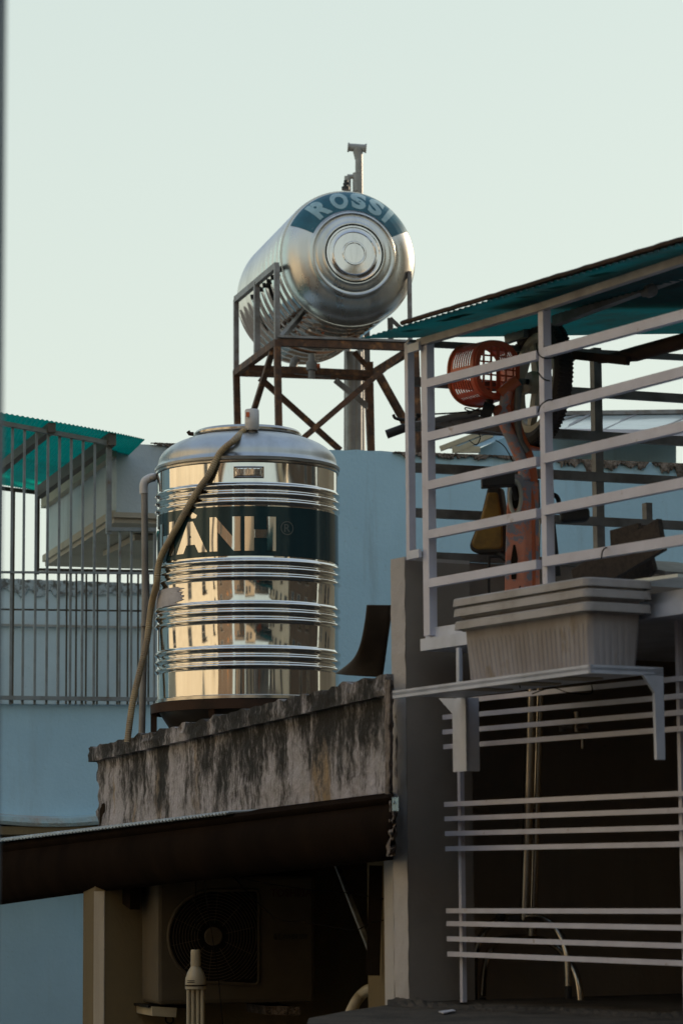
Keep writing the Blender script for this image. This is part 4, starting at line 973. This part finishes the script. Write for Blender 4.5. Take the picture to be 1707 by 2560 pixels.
MB().prism([rb + Z * hgt * .9 - V * .033, rb + Z * hgt * .9, rb + Z * (pix(1660, 1900, rb.y).z - rb.z), rb - V * .030 + Z * (pix(1660, 1900, rb.y).z - rb.z)], -U * .012).build('bracket', M['shelf'], PS)
MB().prism([rb - V * .033 + Z * .004, rb - V * .075 + Z * .004, rb - V * .033 - Z * .05], -U * .010).build('gusset', M['shelf'], PS)
MB().bar(F(1147, 1620, .0), F(1149, 1750, .0), .012, .016).build('hanger', M['shelf'], PS)

# stacked planters
KP = .262
def planter(i, rim_y, drop, body_to, label, notch=False):
    (yl0, yl1), (yr0, yr1) = rim_y
    pl, pr_ = F(1123 + i * 2, (yl0 + yl1) / 2, KP), F(1466, (yr0 + yr1) / 2, KP); hh = (yl1 - yl0) * S(9.0) * 1.06
    pl.z = pr_.z = (pl.z + pr_.z) / 2 + .0
    Lp = (pr_ - pl).length; Wp = .245
    T = thing('trough_planter', (pl + pr_) / 2 + V * Wp / 2 - Z * drop, label, 'planter', 'stacked trough planters')
    def outline(ins, rad, n=6):
        o_ = []
        for cx, cy, a0_ in ((Lp - ins - rad, ins + rad, -90), (Lp - ins - rad, Wp - ins - rad, 0), (ins + rad, Wp - ins - rad, 90), (ins + rad, ins + rad, 180)):
            for k_ in range(n + 1):
                an = R_(a0_ + 90 * k_ / n); o_.append((cx + rad * math.cos(an), cy + rad * math.sin(an)))
        return o_
    def ringv(m, ins, rad, z, wav=0):
        o_ = outline(ins, rad); r_ = []
        for (x, y) in o_: r_.append(m.bm.verts.new(pl + U * x + V * y + Z * z))
        return r_
    def band(m, rings):
        for A, B in zip(rings, rings[1:]):
            n = len(A)
            for j in range(n): m.bm.faces.new((A[j], A[(j + 1) % n], B[(j + 1) % n], B[j]))
    m = MB()
    band(m, [ringv(m, .012, .02, -hh / 2 + .002), ringv(m, .0, .028, -hh / 2), ringv(m, .002, .028, hh / 2 - .003), ringv(m, .005, .026, hh / 2), ringv(m, .016, .02, hh / 2), ringv(m, .018, .02, hh / 2 - .03)])
    m.build('rim', M['planter_rim'], T, smooth=True)
    m = MB()
    # fluted body
    def body(u, v):
        o_ = outline(.028 + .013 * v, .018, 8); 
        per = [0]; 
        for (x0, y0), (x1, y1) in zip(o_, o_[1:] + o_[:1]): per.append(per[-1] + math.hypot(x1 - x0, y1 - y0))
        s_ = min(u, .999999) * per[-1]; 
        for idx in range(len(o_)):
            if s_ <= per[idx + 1] + 1e-9: break
        t = (s_ - per[idx]) / max(1e-9, per[idx + 1] - per[idx]); x0, y0 = o_[idx]; x1, y1 = o_[(idx + 1) % len(o_)]
        x, y = x0 + (x1 - x0) * t, y0 + (y1 - y0) * t
        dx, dy = x - Lp / 2, y - Wp / 2
        fl = .0018 * (1 if int(u * 420) % 6 < 3 else -.4) * (1 if v > .17 else 0)
        nx_, ny_ = (0, 1 if dy > 0 else -1) if abs(dy) > Wp / 2 - .07 else (1 if dx > 0 else -1, 0)
        return pl + U * (x + nx_ * fl) + V * (y + ny_ * fl) + Z * (-hh / 2 - (drop - hh / 2) * v)
    m.grid(body, 420, 12); m.build('body', M['planter'], T, smooth=False)
    if notch:
        c_ = pr_ - U * .02 - Z * hh * .9; MB().lathe([(0, .006), (.016, .006), (.016, -.02)], c_ - V * .001, -V, 20).build('notch', M['soffit'], T)
    return T
zsh = (a + Z * hgt * .55).z + .006
rims = [((1509, 1527), (1429, 1456)), ((1534, 1552), (1457, 1484)), ((1566, 1585), (1490, 1518))]
for i, (rr_, lb) in enumerate(zip(rims, ('topmost dusty beige planter of the nested stack, only its rim showing', 'middle dusty beige planter rim nested between two others', 'lowest dusty beige trough planter with its ribbed body standing on the white ledge'))):
    pz = (F(1123, sum(rr_[0]) / 2, KP).z + F(1466, sum(rr_[1]) / 2, KP).z) / 2
    planter(i, rr_, (pz - zsh) - (2 - i) * .010, None, lb, False)
wire('tie_wire', [F(1300, 1465, .19), F(1292, 1500, .19), F(1287, 1560, .19), F(1283, 1620, .19), F(1286, 1670, .19), F(1296, 1705, .19), F(1300, 1720, .15)], .0018, 'thin dark wire hanging down over the front of the planters')
wire('tie_wire', [F(1330, 1735, .05), F(1380, 1720, .05), F(1420, 1732, .05), F(1476, 1734, -.07), F(1478, 1712, -.085)], .0018, 'thin wire looped under the white ledge')

# ------------------------------------------------------------------ balcony railing
BRL = thing('balcony_railing', F(1070, 1590, 0), 'pale lavender painted balcony railing of wide horizontal bars', 'railing')
def pf(x0, x1, y0, y1, k, mt='rail', tk=.03, name='post', top=None):
    l = F(x0, (y0 + y1) / 2, k); r = F(x1, (y0 + y1) / 2, k); w_ = (r - l).length; c_ = (l + r) / 2
    z1 = F((x0 + x1) / 2, y0, k).z; z0 = F((x0 + x1) / 2, y1, k).z
    return MB().box(Vector((c_.x, c_.y, (z0 + z1) / 2)) - NF * tk / 2, U * w_ / 2, NF * tk / 2, Z * (z1 - z0) / 2).build(name, M[mt], BRL)
pf(1055, 1070, 852, 1590, .0, tk=.030)
pf(1350, 1362, 761, 1460, .003, tk=.030)
pf(1013, 1021, 855, 1400, .0, tk=.026)
MB().box(F(1036, 868, .012), U * .035, NF * .006, Z * .014).build('connector', M['shelf'], BRL)
MB().box(F(1036, 1386, .012), U * .035, NF * .006, Z * .014).build('connector', M['shelf'], BRL)
frails = [(1074, 958, 1345, 887.5, 1707, 788), (1074, 1092, 1345, 1026, 1707, 930), (1074, 1214, 1345, 1153, 1707, 1067), (1074, 1337, 1345, 1283, 1707, 1208), (1074, 1459, 1345, 1411, 1707, 1350)]
for (x0, y0, xm, ym, x1, y1) in frails:
    a, b = F(x0, y0, .0), F(xm + 2, ym, .0)
    hh = .0285
    MB().bar(a, b, .022, hh).build('rail', M['rail'], BRL)
    a, b = F(xm + 18, ym - 6, .0), F(x1, y1, .0)
    MB().bar(a, a + (b - a) * 1.5, .022, hh * 1.06).build('rail', M['rail'], BRL)
# top beam
a, b, c = F(1048, 857, .0), F(1346, 770, .0), F(1707, 650, .0)
MB().bar(a, b, .024, .024).build('top_beam', M['beam'], BRL)
MB().bar(b, b + (c - b) * 1.5, .024, .024).build('top_beam', M['beam'], BRL)
# back railing
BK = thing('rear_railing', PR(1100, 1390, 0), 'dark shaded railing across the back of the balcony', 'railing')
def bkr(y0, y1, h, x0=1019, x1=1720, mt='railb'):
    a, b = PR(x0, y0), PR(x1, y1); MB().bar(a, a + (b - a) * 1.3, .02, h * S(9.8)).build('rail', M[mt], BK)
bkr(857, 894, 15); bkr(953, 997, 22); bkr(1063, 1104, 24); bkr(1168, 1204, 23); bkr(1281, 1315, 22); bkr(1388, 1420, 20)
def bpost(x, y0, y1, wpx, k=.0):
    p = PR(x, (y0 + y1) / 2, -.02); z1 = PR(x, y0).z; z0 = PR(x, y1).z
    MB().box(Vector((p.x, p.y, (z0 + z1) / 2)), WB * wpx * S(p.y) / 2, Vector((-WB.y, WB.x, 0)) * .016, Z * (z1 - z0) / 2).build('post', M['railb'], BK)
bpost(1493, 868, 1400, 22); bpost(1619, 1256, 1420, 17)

# ------------------------------------------------------------------ balcony canopy
CR = thing('balcony_roof', F(1300, 800, 0), 'dirty teal corrugated roof sloping over the balcony on the right', 'roof')
E0 = F(903, 846, .10); E1 = F(1712, 605, .10); E1 = E0 + (E1 - E0) * 1.25
G1 = pix(1760, 833, 10.35); wv = G1 - E0
def can(t, s_): 
    return E0 + (E1 - E0) * t + wv * s_ + Z * (.0035 * math.sin(t * 420))
MB().grid(lambda u, v: can(u, v), 800, 6).build('sheet', M['teal_r'], CR, smooth=True)
MB().grid(lambda u, v: can(.27 + .73 * u, .06 + .94 * v) + Z * .03, 200, 6).build('upper_sheet', M['brownpipe'], CR, smooth=True)
m = MB(); pth = [E0 + (E1 - E0) * (i / 60) + Z * (.012 + .003 * noise.noise(Vector((i * .7, 0, 0)))) for i in range(7, 61)]
m.tube(pth, .008, 6); m.build('edge_trim', M['brownpipe'], CR)
MB().bar(F(1388, 802, -.40), F(1388, 802, -.40) + (F(1707, 682, -.40) - F(1388, 802, -.40)) * 1.5, .03, .034).build('rafter', M['railb'], CR)
rr = random.Random(21)
# sagging tie tapes/darker patches under the front strip
for i in range(9):
    t = rr.uniform(.10, .7); l_ = rr.uniform(.02, .06)
    MB().grid(lambda u, v: E0 + (E1 - E0) * (t + l_ * u) + wv * (.005 + .03 * v) + Z * (-.013 - .004 * u), 6, 2).build('overlap_patch', M['teal_r'], CR)
MB().lathe([(0, 0), (.012, .002), (.014, .03), (.02, .03), (.02, .055), (.012, .06), (0, .06)], F(1608, 733, -.25), unit(.4, -.9), 20).build('lamp_holder', M['railb'], CR, smooth=True)
MB().prism([F(1258, 826, -.5), F(1312, 806, -.5), F(1308, 842, -.5), F(1262, 858, -.5)], V * .02).build('end_plate', M['railb'], CR)
# brown pipe, rolled blind and strut
BP = thing('brown_awning_arm', pix(1560, 905, 9.3), 'dark brown pipe and flattened tube end under the balcony roof', 'pipe')
MB().tube([pix(1498, 900, 9.4), pix(1590, 884, 9.2), pix(1760, 838, 8.9)], [.012, .026, .026], 12).build('arm', M['brownpipe'], BP, smooth=True)
MB().bar(pix(1385, 882, 9.6), pix(1570, 902, 9.2), .02, .030).build('flat_tube', M['brownpipe'], BP, bevel=.004)
tag(MB().bar(pix(1396, 930, 9.55), pix(1440, 888, 9.6), .012, .016).build('roof_strut', M['railb']), 'short slanted strut beside the hanging wheel', 'strut')
# boards and glass on the balcony floor
WBD = thing('leaning_boards', F(1560, 1440, -.2), 'dark weathered boards leaning behind the lowest balcony rail', 'boards')
MB().bar(F(1440, 1462, -.15), F(1655, 1336, -.15), .10, .018, V).build('board', M['wood'], WBD)
MB().bar(F(1530, 1358, -.22), F(1600, 1340, -.22), .08, .014, V).build('board', M['wood'], WBD)
MB().bar(F(1500, 1470, -.25), F(1625, 1370, -.25), .16, .016, V).build('board', M['wood'], WBD)
MB().bar(F(1600, 1405, -.4), F(1760, 1440, -.4), .3, .014).build('board', M['railb'], WBD)
GP = tag(MB().bar(F(1640, 1462, -.1), F(1780, 1444, -.1), .25, .010).build('glass_sheet', M['glass']), 'pale glass sheet edge lying behind the planters at the frame edge', 'glass sheet')
wire('rail_wire', [F(1340, 858, .02), F(1346, 885, .03), F(1362, 895, .035), F(1385, 894, -.02)], .0022, 'thin wire twisted round the upper rail and post')
wire('rail_wire', [F(1344, 930, .03), F(1360, 948, .035), F(1380, 952, -.05)], .0022, 'short wire tying the wheel to the balcony post')
wire('rail_wire', [F(1345, 1030, .02), F(1352, 1012, .035), F(1370, 1000, .03), F(1380, 1000, -.02)], .0022, 'wire looped round the post at the second rail')
wire('rail_wire', [F(1503, 1395, .02), F(1510, 1372, .03), F(1545, 1362, -.1)], .0022, 'wire hooked over the lowest rail by the boards')
wire('loose_wire', [pix(1238, 1100, 9.6), pix(1262, 1118, 9.6), pix(1290, 1170, 9.6), pix(1300, 1192, 9.6), pix(1350, 1195, 9.6)], .0018, 'loose dark wire curling below the hanging grey fender')
wire('loose_wire', [pix(1172, 1100, 9.6), pix(1190, 1112, 9.6), pix(1200, 1095, 9.6), pix(1196, 1083, 9.6)], .0018, 'small curl of wire below the left handlebar')

# ------------------------------------------------------------------ child's bicycle hanging in the balcony
DB_ = 9.45
CB = thing('child_bicycle', pix(1300, 1490, DB_), 'old orange child bicycle hung upright with its wheel at the top', 'bicycle')
def p_(x, y, d=0): return pix(x, y, DB_ + d)
wn = Vector((-.92, -.37, .06)).normalized(); wu = Vector((0.06, 0, 1)); wu = (wu - wn * wu.dot(wn)).normalized(); wc = p_(1346, 958, .12)
rw_ = 160 * S(DB_ + .12)
MB().lathe([(rw_ * .77, .006), (rw_ * .81, .028), (rw_ * .90, .034), (rw_ * .97, .026), (rw_, .0), (rw_ * .97, -.026), (rw_ * .90, -.034), (rw_ * .81, -.028), (rw_ * .77, -.006)], wc, wn, 72, ref=wu).build('tyre', M['tyre'], CB, smooth=True)
wh = MB().lathe([(rw_ * .68, .014), (rw_ * .70, .022), (rw_ * .80, .022), (rw_ * .83, .012), (rw_ * .83, -.012), (rw_ * .80, -.022), (rw_ * .70, -.022), (rw_ * .68, -.014), (rw_ * .68, .014)], wc, wn, 72, ref=wu)
wh.lathe([(0, .04), (rw_ * .16, .04), (rw_ * .18, .03), (rw_ * .18, -.03), (rw_ * .16, -.04), (0, -.04)], wc, wn, 32)
wx = wn.cross(wu)
for i in range(5):
    a = R_(20 + 72 * i); dd_ = wu * math.cos(a) + wx * math.sin(a); tt = wn.cross(dd_)
    wh.prism([wc + dd_ * rw_ * .15 + tt * .022 + wn * .011, wc + dd_ * rw_ * .70 + tt * .014 + wn * .011, wc + dd_ * rw_ * .70 - tt * .014 + wn * .011, wc + dd_ * rw_ * .15 - tt * .022 + wn * .011], -wn * .022)
wh.build('rim', M['rimc'], CB, smooth=True)
m = MB()
for i in range(90):
    a = 2 * math.pi * i / 90; dd_ = wu * math.cos(a) + wx * math.sin(a)
    for s_ in (-1, 1): m.box(wc + dd_ * rw_ * .985 + wn * .016 * s_, dd_ * .006, wn * .009, wn.cross(dd_) * .0035)
m.build('tread', M['tyre'], CB)
MB().tube([wc + wn * .075, wc - wn * .075], .010, 10).build('axle', M['black'], CB, smooth=True)
# fender over the lower rim
m = MB(); m.lathe([(rw_ * 1.00, .045), (rw_ * 1.05, .036), (rw_ * 1.07, 0), (rw_ * 1.05, -.036), (rw_ * 1.00, -.045)], wc, wn, 40, a0=95, a1=188, ref=wu); m.build('fender', M['orange'], CB, smooth=True, solid=.004)
# fork and frame
MB().tube(catmull([wc + wn * .06, p_(1297, 965), p_(1293, 1040), p_(1300, 1100), p_(1318, 1130)], 6), .012, 12).build('fork_blade', M['railb'], CB, smooth=True)
MB().tube([p_(1250, 986), p_(1294, 952)], .022, 16).build('frame_tube', M['orange'], CB, smooth=True)
MB().tube([p_(1232, 1030), p_(1275, 1018)], .019, 16).build('frame_tube', M['orange'], CB, smooth=True)
MB().tube(catmull([p_(1268, 975), p_(1262, 1010), p_(1258, 1050), p_(1280, 1100), p_(1302, 1150), p_(1312, 1200)], 8), [.020] * 41, 14).build('frame_tube', M['peel'], CB, smooth=True)
MB().tube(catmull([p_(1280, 960, .02), p_(1283, 1010, .02), p_(1292, 1070, .02), p_(1322, 1150, .02), p_(1330, 1205, .02)], 8), .020, 14).build('frame_tube', M['orange'], CB, smooth=True)
MB().tube([p_(1205, 1022, -.02), p_(1232, 1030, -.02)], [.028, .026], 16).build('clamp', M['black'], CB, smooth=True)
MB().prism([p_(1304, 1190, .05), p_(1348, 1200, .05), p_(1350, 1268, .05), p_(1322, 1272, .05)], Vector((0, .02, 0))).build('bracket_plate', M['railb'], CB)
# handlebar, grips, levers
MB().tube(catmull([p_(1205, 1030, .05), p_(1130, 1042, .05), p_(1075, 1054, .03), p_(1010, 1068, 0)], 6), .011, 12).build('handlebar', M['railb'], CB, smooth=True)
MB().tube([p_(1012, 1069), p_(966, 1086)], .0155, 14).build('grip', M['black'], CB, smooth=True)
MB().tube(catmull([p_(1046, 1035, -.01), p_(1040, 1047, -.01), p_(1020, 1050, -.01), p_(990, 1046, -.01), p_(983, 1036, -.01)], 6), [.010] * 4 + [.0055] * 21, 10).build('brake_lever', M['black'], CB, smooth=True)
MB().prism(catmull([p_(1076, 1052, .06), p_(1110, 1040, .06), p_(1170, 1036, .06), p_(1240, 1048, .06)], 5) + [p_(1262, 1082, .06), p_(1180, 1072, .06), p_(1076, 1064, .06)], Vector((0, .03, 0))).build('bar_guard', M['galv'], CB)
MB().tube(catmull([p_(1040, 1036, -.02), p_(1100, 1034), p_(1160, 1030), p_(1200, 1024)], 6), .0028, 6).tube(catmull([p_(1203, 1029), p_(1166, 1019), p_(1164, 1024), p_(1180, 1030), p_(1168, 1034), p_(1205, 1017)], 6), .0022, 6).build('brake_cable', M['black'], CB, smooth=True)
MB().tube([p_(1220, 1022), p_(1226, 990, .02)], .014, 10).build('stem', M['black'], CB, smooth=True)
MB().tube(catmull([p_(1366, 1062, .1), p_(1382, 1062, .1), p_(1387, 1052, .1)], 4), .009, 10).build('peg', M['black'], CB, smooth=True)
# chain guard
def stad(cx, y0, y1, wt, wb, n=12):
    P = []
    for i in range(n + 1): a = math.pi * i / n; P.append((cx + wt * math.cos(a), y0 + wt * 1.5 - wt * 1.5 * math.sin(a)))
    for i in range(n + 1): a = math.pi + math.pi * i / n; P.append((cx - 2 + wb * math.cos(a), y1 - wb * .9 - wb * .9 * math.sin(a)))
    return P
cg = stad(1288, 1184, 1500, 22, 27)
gn = Vector((.50, .86, 0))
m = MB(); m.prism([p_(x, y, -.02) for x, y in cg], Vector((.055, .045, 0))); m.build('chain_guard', M['peel'], CB, smooth=True, bevel=.006)
m = MB(); sp = [(x + 24, y) for x, y in cg if x > 1288]
m.prism([p_(x, y, .0) for x, y in [(1312, 1198), (1330, 1212), (1336, 1260), (1338, 1400), (1337, 1480), (1314, 1500), (1310, 1400), (1310, 1250)]], Vector((.012, .05, 0))); m.build('guard_side', M['orange'], CB, bevel=.008)
m = MB(); el = lambda rx, ry, d, cx=1288, cy=1243: [p_(cx + rx * math.cos(2 * math.pi * i / 36), cy + ry * math.sin(2 * math.pi * i / 36), d) for i in range(37)]
m.tube(el(14, 40, -.024), .0070, 10, caps=False); m.build('guard_ring', M['ring'], CB, smooth=True)
MB().prism(el(9.5, 29, -.024)[:-1], Vector((0, .004, 0))).build('guard_hole', M['soffit'], CB)
MB().prism([p_(1283, 1362, -.024), p_(1288, 1362, -.024), p_(1294, 1395, -.024), p_(1290, 1448, -.024), p_(1278, 1448, -.024), p_(1277, 1400, -.024)], Vector((0, .004, 0))).build('guard_slot', M['soffit'], CB)
# cranks and pedals
MB().bar(p_(1280, 1206, -.06), p_(1290, 1250, -.06), .010, .014).build('crank', M['black'], CB)
m = MB(); m.box(p_(1244, 1200, -.10), Vector((41 * S(DB_), .0, .003)), Vector((0, .035, 0)), Z * 17 * S(DB_))
for sx in range(9):
    m.box(p_(1208 + sx * 9, 1182, -.10), Vector((.003, 0, 0)), Vector((0, .034, 0)), Z * .004); m.box(p_(1208 + sx * 9, 1213, -.10), Vector((.003, 0, 0)), Vector((0, .034, 0)), Z * .004)
m.build('pedal', M['black'], CB, bevel=.004)
MB().tube(catmull([p_(1372, 1238, .08), p_(1386, 1238, .08), p_(1394, 1246, .08), p_(1398, 1262, .08), p_(1400, 1285, .08)], 5), .0085, 10).build('crank', M['black'], CB, smooth=True)
m = MB(); m.box(p_(1436, 1290, .08), Vector((37 * S(DB_), 0, .004)), Vector((0, .035, 0)), Z * 16 * S(DB_)); m.build('pedal', M['black'], CB, bevel=.012)
MB().lathe([(0, .01), (.04, .008), (.045, 0), (.04, -.008), (0, -.01)], p_(1374, 1240, .07), Vector((1, .1, 0)), 24).build('sprocket', M['black'], CB, smooth=True)
# saddle
sd_pts = [(1218, 1216), (1249, 1216), (1256, 1262), (1262, 1310), (1264, 1372), (1256, 1382), (1190, 1383), (1175, 1376), (1172, 1362), (1186, 1325), (1202, 1282)]
def inset(P, f): cx = sum(x for x, y in P) / len(P); cy = sum(y for x, y in P) / len(P); return [(cx + (x - cx) * f, cy + (y - cy) * f) for x, y in P]
MB().prism([p_(x, y, .03) for x, y in sd_pts], Vector((.02, .06, 0))).build('saddle_edge', M['seat_edge'], CB, bevel=.010)
MB().prism([p_(x, y, .024) for x, y in inset(sd_pts, .86)], Vector((0, .03, 0))).build('saddle', M['saddle'], CB, bevel=.008)
MB().tube(catmull([p_(1222, 1500, .03), p_(1222, 1405, .03), p_(1226, 1393, .03), p_(1262, 1392, .03)], 6), .0045, 8).build('seat_wire', M['black'], CB, smooth=True)
MB().tube([p_(1240, 1380, .05), p_(1268, 1398, .03)], .012, 10).build('seat_post', M['black'], CB, smooth=True)
MB().tube([p_(1346, 1300, .03), p_(1344, 1400, .03), p_(1340, 1500, .03)], .0075, 12).build('chrome_stay', M['chrome'], CB, smooth=True)
MB().tube([p_(1378, 1305, .12), p_(1392, 1440, .12)], .014, 10).build('rear_stay', M['black'], CB, smooth=True)
# ------------------------------------------------------------------ red basket with pierced slots
RBK = thing('red_basket', p_(1210, 1006), 'red orange plastic basket with cut slots fixed on its side to the bicycle', 'basket')
bn = Vector((.47, -.88, -.03)).normalized()      # bottom panel faces this way
bx = Vector((.88, .47, 0)).normalized(); bz_ = bn.cross(bx).normalized(); bz_ = bz_ if bz_.z > 0 else -bz_
bc_ = p_(1243, 924, .0); hw, hh_ = 60 * S(DB_) / .88, 76 * S(DB_); DPT = .15
def sup(a, rx, ry, n=2.5):
    c_, s_ = math.cos(a), math.sin(a); return (rx * abs(c_) ** (2 / n) * (1 if c_ > 0 else -1), ry * abs(s_) ** (2 / n) * (1 if s_ > 0 else -1))
m = MB(); NA_ = 96; ND = 22
def sw(i, j):
    t = j / ND; x, y = sup(2 * math.pi * i / NA_, hw * (1 + .12 * t), hh_ * (1 + .02 * t)); 
    e_ = .012 if j == 0 else 0
    return bc_ + bx * x * (1 - (.06 if j == 0 else 0)) + bz_ * y * (1 - (.06 if j == 0 else 0)) - bn * (DPT * t)
vg = [[m.bm.verts.new(sw(i, j)) for j in range(ND + 1)] for i in range(NA_)]
for i in range(NA_):
    for j in range(ND):
        slot = (j % 2 == 0) and 4 <= j <= 18 and (i % 12) not in (0, 1, 11)
        if not slot: m.bm.faces.new((vg[i][j], vg[(i + 1) % NA_][j], vg[(i + 1) % NA_][j + 1], vg[i][j + 1]))
m.build('side_wall', M['red'], RBK, smooth=False, solid=.003)
m = MB(); n = 36; gv = {}
def inside(x, y, f): return abs(x / (hw * f)) ** 2.5 + abs(y / (hh_ * f)) ** 2.5 <= 1
for i in range(-n, n):
    for j in range(-n, n):
        cx, cy = (i + .5) / n * hw * .96, (j + .5) / n * hh_ * .96
        if not inside(cx, cy, .965): continue
        hole = inside(cx, cy, .78) and (i % 12 not in (0, 1, 2)) and (j % 8 not in (0, 1)) and not (abs(i) < 3)
        if hole: continue
        vs = []
        for a, b in ((i, j), (i + 1, j), (i + 1, j + 1), (i, j + 1)):
            if (a, b) not in gv: gv[(a, b)] = m.bm.verts.new(bc_ + bx * (a / n * hw * .96) + bz_ * (b / n * hh_ * .96) + bn * .001)
            vs.append(gv[(a, b)])
        m.bm.faces.new(vs)
m.build('bottom_panel', M['red'], RBK, solid=.003)
m = MB(); P_ = []
for i in range(NA_ + 1):
    x, y = sup(2 * math.pi * i / NA_, hw * 1.14, hh_ * 1.03); P_.append(bc_ + bx * x + bz_ * y - bn * DPT)
m.tube(P_, .007, 8, caps=False); m.build('rolled_rim', M['orange'], RBK, smooth=True)

# ------------------------------------------------------------------ far roof structure and far tank on the right
FR = thing('roof_lantern', pix(1450, 1170, 23), 'low glazed rooftop structure with sloping milky panes far behind the balcony', 'rooftop structure')
def pf_(x, y, d=23.0): return pix(x, y, d)
MB().prism([pf_(1190, 1180), pf_(1690, 1188), pf_(1690, 1112), pf_(1500, 1092), pf_(1290, 1080), pf_(1200, 1120)], Vector((0, 1.5, 0))).build('wall', M['blue_w'], FR)
MB().bar(pf_(1370, 1035), pf_(1760, 1030), .1, .035).build('ridge', M['galv'], FR)
MB().prism([pf_(1360, 1042), pf_(1760, 1037), pf_(1760, 1080, 22), pf_(1340, 1078, 22)], Z * .01).build('pane', M['glass'], FR)
for x0, x1 in ((1310, 1450), (1400, 1475), (1500, 1590), (1640, 1730)):
    MB().bar(pf_(x0, 1082, 22), pf_(x1, 1040, 23), .04, .04).build('glazing_bar', M['galv'], FR)
MB().bar(pf_(1340, 1080, 22), pf_(1760, 1084, 22), .05, .05).build('eaves_bar', M['rail'], FR)
MB().prism([pf_(1100, 1122, 22.5), pf_(1200, 1084, 22.5), pf_(1285, 1085, 23.4), pf_(1190, 1122, 23.4)], Z * .02).build('pane', M['glass'], FR)
MB().bar(pf_(1100, 1122, 22.5), pf_(1202, 1083, 22.5), .05, .04).build('glazing_bar', M['lamp'], FR)
MB().bar(pf_(1135, 1128, 22.4), pf_(1230, 1087, 22.4), .05, .04).build('glazing_bar', M['lamp'], FR)
MB().bar(pf_(1130, 1124, 22.4), pf_(1200, 1124, 22.4), .04, .05).build('eaves_bar', M['lamp'], FR)
fw_z = pf_(1200, 1200).z
FT = thing('far_water_tank', pix(1765, 1030, 25), 'rounded end of a pale water tank at the right frame edge above the panes', 'water tank')
c = pix(1768, 950, 25); r = 80 * S(25)
MB().lathe([(0, -.1), (r * .6, -.06), (r * .9, .03), (r, .12), (r, 1.2), (r * .9, 1.3), (0, 1.35)], c, Vector((.75, .66, 0)), 48).build('barrel', M['steel_dome'], FT, smooth=True)
MB().bar(c - Z * r * .9 + Vector((.2, .2, -.15)), c - Z * r * .9 + Vector((.8, .7, -.15)), .3, .12).build('cradle', M['galv'], FT)

# ------------------------------------------------------------------ bent metal sheet against the pilaster
lcv = [(918, 1513), (912, 1560), (900, 1615), (880, 1652), (838, 1685)]
rcv = [(979, 1513), (978, 1545), (972, 1590), (965, 1640), (957, 1693)]
LC = catmull([PW(x, y, .06) for x, y in lcv], 8); RC = catmull([PW(x, y, -.02) for x, y in rcv], 8)
m = MB(); m.grid(lambda u, v: LC[int(round(v * (len(LC) - 1)))].lerp(RC[int(round(v * (len(RC) - 1)))], u) + NW * .03 * math.sin(u * 3.1), 10, len(LC) - 1)
tag(m.build('bent_metal_sheet', M['flap'], smooth=True, solid=.004), 'dark brown curled metal sheet standing on the parapet against the grey pilaster', 'metal sheet')
# ------------------------------------------------------------------ near window frame at the left edge
p = pix(-30, 1280, 3.0)
NF_ = tag(MB().box(Vector((p.x - .03, p.y, 8.35)), Vector((.0420, 0, 0)), Vector((0, .03, 0)), Z * 1.1).build('window_frame', M['frame_f'], bevel=.004), 'out of focus blue grey window frame edge close at the far left', 'window frame')
